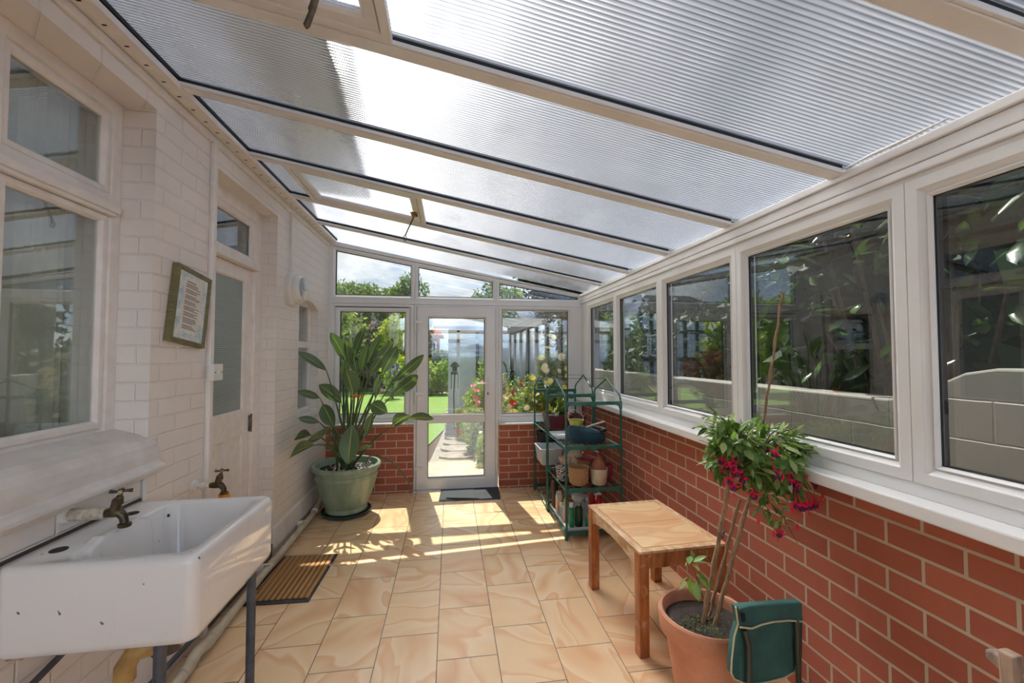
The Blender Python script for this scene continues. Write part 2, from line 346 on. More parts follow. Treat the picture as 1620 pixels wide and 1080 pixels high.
leafmat('leaf_rose', (84, 104, 36), (150, 164, 60), 0.5, 0.45, (116, 100, 50))
leafmat('leaf_red', (110, 52, 50), (150, 80, 60), 0.6, 0.4)
leafmat('leaf_fuchsia', (80, 112, 52), (122, 152, 74), 0.45, 0.38, (172, 186, 126))
leafmat('petal_yellow', (250, 224, 60), (252, 238, 120), 0.6, 0.3)
leafmat('petal_cream', (246, 232, 190), (250, 240, 216), 0.6, 0.3)
leafmat('petal_pink', (238, 130, 150), (246, 176, 184), 0.6, 0.3)
leafmat('petal_magenta', (200, 40, 110), (226, 70, 130), 0.6, 0.3)
leafmat('petal_red', (214, 40, 36), (226, 60, 48), 0.6, 0.3)
leafmat('petal_white', (244, 240, 236), (252, 250, 244), 0.6, 0.3)
leafmat('petal_purple', (90, 60, 160), (120, 90, 190), 0.6, 0.3)
leafmat('petal_orange', (222, 112, 50), (236, 140, 70), 0.5, 0.3)
leafmat('sepal_crimson', (214, 18, 58), (232, 34, 76), 0.45, 0.25)
leafmat('corolla_purple', (72, 16, 66), (104, 20, 84), 0.5, 0.2)
# paddle leaves with a pale midrib: across-leaf coordinate carried by a UV map
t = new('leaf_paddle'); uvn = t.node('ShaderNodeUVMap', uv_map='leaf').outputs[0]
u_, v_, _ = t.sep(uvn)[:3]
rib = t.math('LESS_THAN', t.math('ABSOLUTE', t.math('SUBTRACT', u_, 0.5)), 0.022)
vein = t.math('SINE', t.math('ADD', t.math('MULTIPLY', v_, 150.0), t.math('MULTIPLY', t.math('ABSOLUTE', t.math('SUBTRACT', u_, 0.5)), -60.0)))
rnd = t.node('ShaderNodeNewGeometry').outputs['Random Per Island']
c = t.mix(rnd, lin((66, 90, 62)), lin((108, 124, 94)))
c = t.mix(t.math('MULTIPLY', t.math('ADD', vein, 1.0), 0.10), c, lin((110, 130, 96)))
c = t.mix(rib, c, lin((186, 190, 110)))
nm = t.bump(vein, 0.25, 0.002)
p = t.node('ShaderNodeBsdfPrincipled', {'Base Color': c, 'Roughness': 0.32, 'Specular IOR Level': 0.5, 'Normal': nm})
tl = t.node('ShaderNodeBsdfTranslucent', {'Color': t.mix(1.0, c, (1.2, 1.5, 0.5), 'MULTIPLY')})
m = t.node('ShaderNodeMixShader', {0: 0.22, 1: p.outputs[0], 2: tl.outputs[0]}); t.l.new(m.outputs[0], t.out.inputs[0])
mat('petiole', (92, 112, 70), (70, 90, 56), 12.0, 0.4)

# ---------------------------------------------------------------- mesh helpers
class MB:
    def __init__(s): s.v = []; s.f = []; s.m = []; s.cur = 0
    def add(s, vs, fs):
        b = len(s.v); s.v += [tuple(p) for p in vs]; s.f += [tuple(i + b for i in f) for f in fs]; s.m += [s.cur] * len(fs); return s
    def box(s, x0, x1, y0, y1, z0, z1):
        vs = [(x, y, z) for x in (x0, x1) for y in (y0, y1) for z in (z0, z1)]
        return s.add(vs, [(0, 1, 3, 2), (4, 6, 7, 5), (0, 4, 5, 1), (2, 3, 7, 6), (0, 2, 6, 4), (1, 5, 7, 3)])
    def bar(s, a, b, w, h, up=(0, 0, 1)):
        """square bar from a to b"""
        a = Vector(a); b = Vector(b); d = (b - a).normalized(); up = Vector(up)
        sd = d.cross(up)
        if sd.length < 1e-5: sd = d.cross(Vector((1, 0, 0)))
        sd.normalize(); u = sd.cross(d).normalized()
        vs = [p + sd * (i * w / 2) + u * (j * h / 2) for p in (a, b) for i, j in ((-1, -1), (1, -1), (1, 1), (-1, 1))]
        return s.add(vs, [(3, 2, 1, 0), (4, 5, 6, 7), (0, 1, 5, 4), (1, 2, 6, 5), (2, 3, 7, 6), (3, 0, 4, 7)])
    def tube(s, pts, r, seg=10, caps=True):
        pts = [Vector(p) for p in pts]; n = len(pts)
        rs = r if isinstance(r, (list, tuple)) else [r] * n
        vs = []; prev = None
        for i, p in enumerate(pts):
            d = (pts[min(i + 1, n - 1)] - pts[max(i - 1, 0)]).normalized()
            if prev is None:
                a = Vector((0, 0, 1)) if abs(d.z) < 0.9 else Vector((1, 0, 0)); u = d.cross(a).normalized()
            else:
                u = prev - d * prev.dot(d)
                u = u.normalized() if u.length > 1e-6 else d.orthogonal().normalized()
            prev = u; w_ = d.cross(u)
            vs += [p + (u * math.cos(2 * PI * k / seg) + w_ * math.sin(2 * PI * k / seg)) * rs[i] for k in range(seg)]
        fs = [(i * seg + k, i * seg + (k + 1) % seg, (i + 1) * seg + (k + 1) % seg, (i + 1) * seg + k) for i in range(n - 1) for k in range(seg)]
        if caps: fs += [tuple(range(seg))[::-1], tuple(range((n - 1) * seg, n * seg))]
        return s.add(vs, fs)
    def lathe(s, prof, c=(0, 0, 0), seg=32, axis='Z', sx=1.0, sy=1.0):
        vs = []
        for r, h in prof:
            for k in range(seg):
                a = 2 * PI * k / seg; p = (r * math.cos(a) * sx, r * math.sin(a) * sy, h)
                if axis == 'X': p = (p[2], p[0], p[1])
                if axis == 'Y': p = (p[0], p[2], p[1])
                vs.append((p[0] + c[0], p[1] + c[1], p[2] + c[2]))
        n = len(prof)
        fs = [(i * seg + k, i * seg + (k + 1) % seg, (i + 1) * seg + (k + 1) % seg, (i + 1) * seg + k) for i in range(n - 1) for k in range(seg)]
        if prof[0][0] > 1e-4: fs.append(tuple(range(seg))[::-1])
        if prof[-1][0] > 1e-4: fs.append(tuple(range((n - 1) * seg, n * seg)))
        return s.add(vs, fs)
    def prism(s, poly, fn, a, b):
        """poly of 2d points carried by fn(u,v,w) between w=a and w=b"""
        n = len(poly); vs = [fn(u, v, a) for u, v in poly] + [fn(u, v, b) for u, v in poly]
        return s.add(vs, [tuple(range(n))[::-1], tuple(range(n, 2 * n))] + [(i, (i + 1) % n, n + (i + 1) % n, n + i) for i in range(n)])
    def frame(s, poly, prof, fn):
        """mitred frame: poly CCW outer outline, prof list of (inset, depth), closed"""
        n = len(poly); P = [Vector(p) for p in poly]; vs = []
        def inset(t_):
            out = []
            for i in range(n):
                a = P[i - 1]; b = P[i]; c_ = P[(i + 1) % n]
                d1 = (b - a).normalized(); d2 = (c_ - b).normalized()
                n1 = Vector((-d1.y, d1.x)); n2_ = Vector((-d2.y, d2.x))
                den = 1 + n1.dot(n2_); out.append(b + (n1 + n2_) * (t_ / den))
            return out
        for t_, w_ in prof: vs += [fn(p.x, p.y, w_) for p in inset(t_)]
        k = len(prof); fs = []
        for j in range(k):
            for i in range(n):
                fs.append((j * n + i, j * n + (i + 1) % n, ((j + 1) % k) * n + (i + 1) % n, ((j + 1) % k) * n + i))
        return s.add(vs, fs)
ROOT = {}
def obj(name, mb, mats, parent=None, smooth=False, bevel=0.0, kind=None, label=None, cat=None, group=None, fixn=True, subd=0, auto=None):
    me = bpy.data.meshes.new(name)
    o = bpy.data.objects.new(name, me)
    off = Vector((0, 0, 0)); q = parent
    while q is not None: off += q.location; q = q.parent
    me.from_pydata([(Vector(p) - off) for p in mb.v], [], mb.f)
    for m_ in (mats if isinstance(mats, (list, tuple)) else [mats]): me.materials.append(M[m_])
    if any(mb.m): me.polygons.foreach_set('material_index', mb.m)
    if fixn:
        import bmesh
        bm = bmesh.new(); bm.from_mesh(me); bmesh.ops.recalc_face_normals(bm, faces=bm.faces); bm.to_mesh(me); bm.free()
    if smooth: me.polygons.foreach_set('use_smooth', [True] * len(me.polygons))
    me.update()
    C.objects.link(o); o.parent = parent
    if bevel:
        bv = o.modifiers.new('bevel', 'BEVEL'); bv.width = bevel; bv.segments = 2; bv.limit_method = 'ANGLE'
    if subd:
        sb = o.modifiers.new('sub', 'SUBSURF'); sb.levels = subd; sb.render_levels = subd
    if smooth and not subd:
        try: me.set_sharp_from_angle(angle=math.radians(auto or 40))
        except Exception: pass
    tag(o, label, cat, group, kind); return o
def tag(o, label=None, cat=None, group=None, kind=None):
    if label: o['label'] = label
    if cat: o['category'] = cat
    if group: o['group'] = group
    if kind: o['kind'] = kind
    return o
def thing(name, loc, label=None, cat=None, group=None, kind=None, parent=None):
    o = bpy.data.objects.new(name, None); C.objects.link(o); o.location = loc; o.empty_display_size = 0.05; o.parent = parent
    return tag(o, label, cat, group, kind)
def copy_part(src, parent, loc=None, rot=None, scale=None, name=None):
    c_ = src.copy(); C.objects.link(c_); c_.parent = parent
    if loc is not None: c_.location = loc
    if rot is not None: c_.rotation_euler = rot
    if scale is not None: c_.scale = scale
    return c_
def S(name, mb, mats, parent=None, **k): return obj(name, mb, mats, parent, kind='structure' if parent is None else None, **k)

def leaf_cloud(pts, size, rng, aspect=0.5, droop=0.0, jitter=0.3, name=None):
    """numpy folded diamond leaves at pts (N,3)"""
    n = len(pts); pts = np.asarray(pts, float)
    d = rng.normal(size=(n, 3)); d[:, 2] -= droop; d /= np.linalg.norm(d, axis=1)[:, None]
    u = np.cross(d, rng.normal(size=(n, 3))); u /= np.linalg.norm(u, axis=1)[:, None]; nn = np.cross(d, u)
    L = size * (1 + jitter * rng.normal(size=(n, 1))).clip(0.4, 2)
    b = pts; tip = pts + d * L; mid = pts + d * L * 0.45 + nn * L * 0.08
    v = np.stack([b, mid + u * L * aspect / 2, tip, mid - u * L * aspect / 2], 1).reshape(-1, 3)
    f = np.arange(n * 4).reshape(n, 4)
    return v, f
def np_obj(name, v, f, mats, parent=None, midx=None, **k):
    me = bpy.data.meshes.new(name); o = bpy.data.objects.new(name, me)
    off = np.zeros(3); q = parent
    while q is not None: off += np.array(q.location); q = q.parent
    v = np.asarray(v, float) - off; nf, kf = f.shape
    me.vertices.add(len(v)); me.vertices.foreach_set('co', v.ravel())
    me.loops.add(nf * kf); me.loops.foreach_set('vertex_index', f.astype('i4').ravel())
    me.polygons.add(nf); me.polygons.foreach_set('loop_start', np.arange(0, nf * kf, kf, dtype='i4')); me.polygons.foreach_set('loop_total', np.full(nf, kf, dtype='i4'))
    for m_ in (mats if isinstance(mats, (list, tuple)) else [mats]): me.materials.append(M[m_])
    if midx is not None: me.polygons.foreach_set('material_index', midx.astype('i4'))
    me.update(calc_edges=True); C.objects.link(o); o.parent = parent
    kk = {a: b for a, b in k.items()}; tag(o, kk.get('label'), kk.get('cat'), kk.get('group'), kk.get('kind')); return o
def blob_points(n, centre, rad, rng, clumps=14, fill=0.35):
    """points gathered in clumps on an ellipsoid crown"""
    cs = rng.normal(size=(clumps, 3)); cs /= np.linalg.norm(cs, axis=1)[:, None]; cs *= rng.uniform(0.45, 0.85, (clumps, 1))
    i = rng.integers(0, clumps, n); p = rng.normal(size=(n, 3)); p /= np.linalg.norm(p, axis=1)[:, None]; p *= rng.uniform(0.5, 1.0, (n, 1)) * fill
    return (cs[i] + p) * np.array(rad) + np.array(centre)

# ---------------------------------------------------------------- room shell
XL, XR, YF = -1.27, 1.50, 4.65
ROOFZ = lambda x: 2.428 - 0.189 * x          # underside of the glazing bars
BACK = -1.5
S('floor', MB().box(-1.30, 1.66, BACK, 4.76, -0.10, 0.0), 'floor_tile')

b = MB()
for y0, y1, z0, z1 in ((BACK - .1, .30, -.1, 2.72), (.30, 2.0, -.1, .955), (.30, 2.0, 2.53, 2.72), (2.0, 2.48, -.1, 2.72), (2.48, 3.30, 2.49, 2.72),
                       (3.30, 3.77, -.1, 2.72), (3.77, 4.30, -.1, .92), (3.77, 4.30, 1.98, 2.72), (4.30, 4.78, -.1, 2.72)):
    b.box(-1.62, XL, y0, y1, z0, z1)
arch = [(3.77, 1.98), (3.77, 1.885)] + [(3.77 + .53 * k / 8, 1.885 + .07 * math.sin(PI * k / 8)) for k in range(1, 8)] + [(4.30, 1.885), (4.30, 1.98)]
b.prism(arch, lambda u, v, w_: (w_, u, v), -1.62, XL)
S('wall_left', b, 'painted_brick')
# low walls of red brick
S('wall_right', MB().box(1.51, 1.62, BACK, 4.76, -.1, .985), 'red_brick_side')
b = MB().box(-1.27, -.385, 4.60, 4.72, -.1, .72).box(.545, 1.51, 4.60, 4.72, -.1, .69)
S('wall_front', b, 'red_brick_end')
# unseen back end of the room, glazed wider to let in more light
b = MB().box(-1.27, -.55, BACK - .1, BACK, -.1, .74).box(.95, 1.62, BACK - .1, BACK, -.1, .9)
S('wall_back', b, 'render_white')
FNB = lambda u, v, w_: (-u, BACK - .02 - w_, v)
PR = lambda a, dpt=.06: [(0, 0), (a, 0), (a + .006, .006), (a + .020, .016), (a + .020, dpt), (0, dpt)]
def pane(mb, poly, fn, a, b_): mb.prism(poly, fn, a, b_); return mb
def rect(u0, u1, v0, v1): return [(u0, v0), (u1, v0), (u1, v1), (u0, v1)]
for nm, (u0, u1, v0, v1) in {'door_3': (-.95, .55, 0.0, 2.1), 'window_11': (-1.62, -.95, .9, 2.1), 'window_16': (.55, 1.27, .74, 2.1)}.items():
    fo = S(nm, MB().frame(rect(u0, u1, v0, v1), PR(.06), FNB), 'upvc', bevel=.002)
    obj('pane', pane(MB(), rect(u0 + .07, u1 - .07, v0 + .07, v1 - .07), FNB, .02, .04), 'glass', fo)
    if nm == 'door_3':
        obj('mullion', MB().box(.17, .25, BACK - .08, BACK - .02, 0, 2.1), 'upvc', fo, bevel=.003)

# right hand run of windows
FR = lambda u, v, w_: (XR + w_, u, v)
yb = [4.46, 3.664, 2.838, 2.012, 1.176, .34, -.496, -1.332]
for k in range(7):
    y1, y0 = yb[k], yb[k + 1]
    fo = S('window_%d' % (k + 1), MB().frame(rect(y0 + .001, y1 - .001, 1.045, 2.035), PR(.036, .07), FR), 'upvc', bevel=.0015)
    bd = MB().frame(rect(y0 + .056, y1 - .056, 1.101, 1.979), [(0, .012), (.004, .008), (.012, .016), (.012, .026), (0, .026)], FR)
    obj('glazing_bead', bd, 'upvc', fo)
    gk = MB().frame(rect(y0 + .066, y1 - .066, 1.111, 1.969), [(0, .022), (.003, .022), (.003, .052), (0, .052)], FR)
    obj('gasket', gk, 'gasket', fo)
    obj('pane', pane(MB(), rect(y0 + .067, y1 - .067, 1.112, 1.968), FR, .026, .048), 'glass', fo)
b = MB().box(XR + .004, XR + .07, BACK, 4.65, 1.0, 1.045).box(XR + .002, XR + .07, BACK, 4.65, 2.035, 2.05)
b.box(XR, XR + .07, 4.459, 4.65, 1.0, 2.05)
S('trim_1', b, 'upvc', bevel=.002)
b = MB().box(1.425, XR + .01, BACK, 4.62, .972, 1.000).box(1.418, 1.432, BACK, 4.62, .955, 1.002)
S('trim_2', b, 'upvc', bevel=.006)
b = MB().box(1.490, 1.62, BACK, 4.66, 2.05, 2.079).box(1.487, 1.62, BACK, 4.66, 2.0800, 2.126).box(1.476, 1.62, BACK, 4.66, 2.1268, 2.158)
S('trim_3', b, 'upvc_worn', bevel=.004)
# loose strip of sealant under the sheet edge
S('trim_4', MB().tube([(1.462, 1.02, 2.163), (1.455, 1.15, 2.157), (1.458, 1.24, 2.161), (1.464, 1.36, 2.160)], [.003, .006, .006, .002], 8), 'upvc_worn', smooth=True)

# far end screen of windows and door
FF = lambda u, v, w_: (u, YF + w_, v)
def far_window(name, poly, a, dp=.07):
    fo = S(name, MB().frame(poly, PR(a - .02, dp), FF), 'upvc', bevel=.0015)
    P = [Vector(p) for p in poly]; n = len(P); ins = []
    for i in range(n):
        d1 = (P[i] - P[i - 1]).normalized(); d2 = (P[(i + 1) % n] - P[i]).normalized()
        n1 = Vector((-d1.y, d1.x)); n2_ = Vector((-d2.y, d2.x)); ins.append(P[i] + (n1 + n2_) * (a + .001) / (1 + n1.dot(n2_)))
    obj('pane', MB().prism([tuple(p) for p in ins], FF, .024, .046), 'glass', fo)
    obj('gasket', MB().frame([tuple(p) for p in ins], [(-.001, .018), (.004, .018), (.004, .050), (-.001, .050)], FF), 'gasket', fo)
    return fo
tl = lambda x: 2.372 - .179 * x + .030          # outer top line of the raking panes
far_window('window_8', [(-1.25, 2.062), (-.386, 2.062), (-.386, tl(-.386)), (-1.25, tl(-1.25))], .040)
far_window('window_9', [(-.384, 2.062), (.509, 2.062), (.509, tl(.509)), (-.384, tl(-.384))], .038)
far_window('window_10', [(.511, 2.062), (1.498, 2.062), (1.498, tl(1.498) + .02), (.511, tl(.511))], .036)
b = MB().box(-1.27, 1.50, YF - .004, YF + .07, 2.012, 2.061)
b.box(-1.27, -1.251, YF, YF + .07, .72, 2.68)
b.box(1.40, 1.50, YF - .002, YF + .07, .69, 2.011)
b.prism([(-1.27, tl(-1.27) + .001), (1.50, tl(1.50) + .02), (1.50, ROOFZ(1.50) + .01), (-1.27, ROOFZ(-1.27) + .01)], FF, -.012, .07)
S('trim_5', b, 'upvc', bevel=.003)
# left casement
fo = S('window_12', MB().frame(rect(-1.25, -.39, .745, 2.010), PR(.028, .07), FF), 'upvc', bevel=.0015)
sa = obj('sash', MB().frame(rect(-1.200, -.438, .79, 1.968), PR(.026, .05), lambda u, v, w_: (u, YF - .006 + w_, v)), 'upvc', fo, bevel=.0015)
obj('pane', MB().prism(rect(-1.155, -.483, .835, 1.923), FF, .02, .042), 'glass', sa)
obj('gasket', MB().frame(rect(-1.156, -.482, .834, 1.924), [(0, .008), (.005, .008), (.005, .046), (0, .046)], FF), 'gasket', sa)
obj('gap_line', MB().box(-1.20, -.44, YF - .008, YF - .002, 1.969, 1.975), 'gasket', fo)
# right fixed light
fo = S('window_13', MB().frame(rect(.534, 1.40, .735, 2.010), PR(.030, .07), FF), 'upvc', bevel=.0015)
obj('bead', MB().frame(rect(.553, 1.362, .785, 1.990), PR(.004, .05), lambda u, v, w_: (u, YF - .004 + w_, v)), 'upvc', fo, bevel=.001)
obj('pane', MB().prism(rect(.575, 1.339, .808, 1.968), FF, .02, .042), 'glass', fo)
obj('gasket', MB().frame(rect(.574, 1.340, .807, 1.969), [(0, .010), (.005, .010), (.005, .046), (0, .046)], FF), 'gasket', fo)
# inside sills of the end screen
S('trim_6', MB().box(-1.27, -.372, 4.575, 4.66, .722, .742).box(-1.27, -.372, 4.64, 4.66, .742, .752), 'upvc', bevel=.005)
S('trim_7', MB().box(.538, 1.50, 4.575, 4.66, .692, .712).box(.538, 1.50, 4.64, 4.66, .712, .738), 'upvc', bevel=.005)
# garden door
fo = S('door_1', MB().frame(rect(-.387, .532, -.02, 2.011), PR(.020, .07), lambda u, v, w_: (u, YF + .002 + w_, v)), 'upvc', bevel=.0015)
FD = lambda u, v, w_: (u, YF - .012 + w_, v)
lf = obj('door_leaf', MB().frame(rect(-.352, .498, .012, 1.985), PR(.098, .065), FD).box(-.24, .38, YF - .012, YF + .053, .722, .812), 'upvc', fo, bevel=.0025)
for z0, z1 in ((.132, .722), (.812, 1.868)):
    obj('pane', MB().prism(rect(-.232, .378, z0, z1), FD, .024, .046), 'glass', lf)
    obj('gasket', MB().frame(rect(-.234, .380, z0 - .001, z1 + .001), [(0, .014), (.005, .014), (.005, .05), (0, .05)], FD), 'gasket', lf)
for z0 in (1.80, 1.02, .22):
    h = MB().box(-.375, -.285, YF - .036, YF - .012, z0, z0 + .040).tube([(-.368, YF - .030, z0 - .09), (-.368, YF - .030, z0 + .03)], .011, 10)
    obj('hinge', h, 'white_plastic', fo, bevel=.006)
h = MB().box(.400, .432, YF - .024, YF - .011, .985, 1.215)
hd = obj('door_handle', h, 'white_plastic', fo, bevel=.008)
obj('lever', MB().tube([(.416, YF - .02, 1.148), (.416, YF - .062, 1.148), (.395, YF - .068, 1.147), (.30, YF - .062, 1.144)], [.010, .010, .0095, .008], 10), 'white_plastic', hd, smooth=True)
obj('keyhole', MB().box(.410, .422, YF - .0265, YF - .022, 1.02, 1.048), 'black_hole', hd)
obj('threshold', MB().box(-.385, .532, YF - .03, YF + .09, 0.0005, .012), 'chrome', fo)

# roof: bars, sheets, wall plate
roof = thing('ceiling', (0, 0, 2.3), kind='structure')
bars = [4.62, 3.98, 3.34, 2.69, 2.045, 1.405, .765, .125, -.515, -1.155]
BW = .052
sl = math.atan(.189)
def RP(x, y, up): return (x, y, ROOFZ(x) + up)
def slab(mb, x0, x1, y0, y1, u0, u1):
    vs = [RP(x, y, u) for x in (x0, x1) for y in (y0, y1) for u in (u0, u1)]
    return mb.add(vs, [(0, 1, 3, 2), (4, 6, 7, 5), (0, 4, 5, 1), (2, 3, 7, 6), (0, 2, 6, 4), (1, 5, 7, 3)])
for i, yb_ in enumerate(bars):
    if i == 0: continue
    ra = obj('rafter', slab(MB(), -1.21, 1.478, yb_ - BW / 2, yb_ + BW / 2, 0, .030), 'upvc_worn', roof, bevel=.003)
    obj('lit_edge', slab(MB(), -1.21, 1.478, yb_ - BW / 2 - .010, yb_ - BW / 2 - .0003, .004, .020), 'upvc', ra, bevel=.002)  # white strip added for the light on the bar's near side
    obj('cap', slab(MB(), -1.27, 1.62, yb_ - .03, yb_ + .03, .052, .064), 'upvc', ra, bevel=.002)
    g_ = slab(MB(), -1.21, 1.478, yb_ - BW / 2 - .006, yb_ - BW / 2 - .0005, .022, .034)
    slab(g_, -1.21, 1.478, yb_ + BW / 2 + .0005, yb_ + BW / 2 + .004, .024, .034)
    obj('gasket', g_, 'gasket', ra)
def sheet(x0, x1, y0, y1, name='roof_sheet', par=None, up=.036):
    mb = MB(); slab(mb, x0, x1, y0, y1, up, up + .014); mb.m = [0, 0, 0, 0, 1, 0]
    return obj(name, mb, ['sheet_skin', 'polycarbonate'], par or roof)
vents = {2: (-1.03, -.19), 4: (-1.03, -.19)}   # bay index -> x range
for i in range(len(bars) - 1):
    y1 = bars[i] - .004; y0 = bars[i + 1] + .004
    bay = i
    if bay in (2, 5):
        x0, x1 = -1.03, -.19
        sheet(-1.27, x0, y0, y1); sheet(x1, 1.62, y0, y1)
        ya, yc = bars[i + 1] + BW / 2 + .008, bars[i] - BW / 2 - .004
        fnr = lambda u, v, w_: RP(u, v, w_)
        vf = obj('roof_vent', MB().frame(rect(x0, x1, ya, yc), [(0, .004), (.030, .004), (.034, .016), (.034, .06), (0, .06)], fnr), 'upvc_worn', roof, bevel=.002)
        obj('vent_sash', MB().frame(rect(x0 + .036, x1 - .036, ya + .032, yc - .032), [(0, .010), (.036, .010), (.046, .020), (.046, .055), (0, .055)], fnr), 'upvc_worn', vf, bevel=.002)
        sheet(x0 + .08, x1 - .08, ya + .07, yc - .07, 'vent_sheet', vf, .030)
        # stay hanging from the low rail
        sx, sy = (-.262, ya + .33) if bay == 2 else (-.262, ya + .325)
        z0 = ROOFZ(sx)
        s_ = MB().box(sx - .024, sx + .024, sy - .012, sy + .012, z0 - .004, z0 + .010).tube([(sx, sy, z0 + .004), (sx - .004, sy, z0 - .028)], .010, 10)
        s_.tube([(sx - .012, sy - .02, z0 - .018), (sx + .022, sy + .014, z0 - .012)], .008, 8)
        if bay == 2:
            e_ = Vector((sx - .060, sy - .005, z0 - .165))
            st = obj('window_stay', s_, 'bright_brass', vf, smooth=True)
            a_ = MB().tube([(sx - .004, sy, z0 - .03), e_], [.0055, .0045], 8)
            ring = [e_ + Vector((.010 * math.cos(q), 0, -.018 + .020 * math.sin(q))) for q in np.linspace(0, 2 * PI, 13)]
            a_.tube(ring, .003, 6)
        else:
            st = obj('window_stay', s_, 'bright_brass', vf, smooth=True)
            t_ = at(503, -14, 1.11); m_ = at(493, 20, 1.105); e_ = at(485, 45, 1.10)
            a_ = MB().tube([(sx, sy, z0 - .02), t_, m_ + Vector((0, 0, .006)), m_, e_ + Vector((0, 0, .008)), e_], [.008, .0085, .0095, .0075, .0085, .003], 10)
        obj('stay_arm', a_, 'old_brass', st, smooth=True)
    else:
        sheet(-1.27, 1.62, y0, y1)
# wall plate with its screws, and timber fillet under it
b = MB().box(-1.27, -1.188, BACK, 4.60, 2.640, 2.668)
pl = S('trim_8', b, 'painted_timber', bevel=.003)
sc_ = MB()
yy = .5
while yy < 4.55:
    sc_.box(-1.237, -1.222, yy, yy + .006, 2.6386, 2.6402); yy += .105
obj('screw_slots', sc_, 'black_hole', pl)
S('trim_9', MB().box(-1.271, -1.256, BACK, 4.60, 2.600, 2.637), 'painted_timber', bevel=.003)
S('trim_10', MB().box(-1.29, -1.185, BACK, 4.62, 2.672, 2.69), 'gasket')

# skirting plinth along the house wall, door step
def plinth(y0, y1):
    return MB().prism([(XL - .002, .06), (XL - .002, .215), (XL + .014, .200), (XL + .026, .06)], lambda u, v, w_: (u, w_, v), y0, y1)
S('baseboard_left', plinth(3.30, 4.60), 'render_white', bevel=.004)
S('baseboard_left', plinth(BACK, 2.48), 'render_white', bevel=.004)
S('trim_11', MB().box(-1.44, -1.262, 2.48, 3.30, 0, .10), 'concrete', bevel=.012)
S('trim_12', MB().tube([(-1.262, 1.0, .075), (-1.258, 2.0, .07), (-1.262, 2.9, .06)], .022, 8), 'lead_pipe', smooth=True)

# house door with obscured glass, fanlight over it
FL = lambda X: (lambda u, v, w_: (X - w_, u, v))
tim = 'painted_timber'
b = MB().frame(rect(2.46, 3.30, .10, 2.505), [(0, 0), (.10, 0), (.105, .010), (.118, .012), (.122, .03), (.122, .09), (0, .09)], lambda u, v, w_: (-1.372 - w_, 4.0 - u + 1.76, v) if False else (-1.372 - w_, u, v))
fo = S('door_2', b, tim, bevel=.003)
obj('transom', MB().box(-1.46, -1.352, 2.50, 3.21, 2.060, 2.125).box(-1.46, -1.340, 2.50, 3.22, 2.055, 2.075), tim, fo, bevel=.006)
obj('fanlight_pane', MB().box(-1.412, -1.406, 2.56, 3.182, 2.125, 2.39), 'old_glass', fo)
obj('fanlight_frame', MB().frame(rect(2.575, 3.182, 2.125, 2.388), [(0, 0), (.016, 0), (.026, .012), (.026, .02), (0, .02)], FL(-1.386)), tim, fo, bevel=.002)
lf = obj('door_leaf', MB().frame(rect(2.58, 3.176, .115, 2.052), [(0, 0), (.088, 0), (.096, .012), (.096, .04), (0, .04)], FL(-1.388))
         .box(-1.428, -1.388, 2.66, 3.09, .92, 1.095).box(-1.420, -1.402, 2.66, 3.09, .20, .92).box(-1.428, -1.388, 2.86, 2.90, .20, .92) , tim, fo, bevel=.003)
obj('door_pane', MB().box(-1.408, -1.402, 2.66, 3.082, 1.09, 1.962), 'obscured_glass', lf)
obj('hinge', MB().box(-1.390, -1.376, 3.166, 3.19, .93, 1.04).tube([(-1.374, 3.180, .925), (-1.374, 3.180, 1.05)], .006, 8), 'hinge_metal', lf)

# kitchen window with two top lights
b = MB().frame(rect(.31, 2.0, 1.10, 2.53), [(0, 0), (.050, 0), (.056, .010), (.066, .012), (.066, .09), (0, .09)], lambda u, v, w_: (-1.398 - w_, u, v))
fo = S('window_14', b, tim, bevel=.003)
b = MB().box(-1.48, -1.392, .36, 1.95, 2.045, 2.125).box(-1.48, -1.372, .36, 1.968, 2.050, 2.085).box(-1.48, -1.380, .36, 1.955, 2.035, 2.052)
for yy in (.90, 1.490): b.box(-1.48, -1.394, yy - .025, yy + .025, 1.15, 2.48)
obj('transom', b, tim, fo, bevel=.005)
for (y0, y1) in ((.375, .875), (.925, 1.465), (1.515, 1.936)):
    for z0, z1 in ((1.166, 2.033), (2.127, 2.466)):
        sh = obj('casement', MB().frame(rect(y0, y1, z0, z1), [(0, 0), (.020, 0), (.030, .012), (.030, .03), (0, .03)], FL(-1.400)), tim, fo, bevel=.002)
        obj('pane', MB().box(-1.422, -1.417, y0 + .018, y1 - .018, z0 + .018, z1 - .018), 'old_glass', sh)
# bullnosed sill
prof = [(-1.46, 1.165), (-1.40, 1.150), (-1.345, 1.136), (-1.300, 1.122), (-1.270, 1.104), (-1.250, 1.078), (-1.242, 1.045), (-1.240, 1.006), (-1.225, .998), (-1.212, .988), (-1.212, .972), (-1.240, .966), (-1.240, .950), (-1.46, .950)]
S('trim_13', MB().prism(prof, lambda u, v, w_: (u, w_, v), .28, 2.03), 'render_white', bevel=.004)
# narrow window near the corner
b = MB().frame(rect(3.77, 4.30, .92, 1.96), [(0, 0), (.042, 0), (.052, .010), (.052, .06), (0, .06)], lambda u, v, w_: (-1.335 - w_, u, v)).box(-1.39, -1.337, 3.80, 4.27, 1.525, 1.585)
fo = S('window_15', b, tim, bevel=.003)
for z0, z1 in ((.96, 1.53), (1.58, 1.92)):
    obj('pane', MB().box(-1.362, -1.358, 3.80, 4.26, z0, z1), 'old_glass', fo)
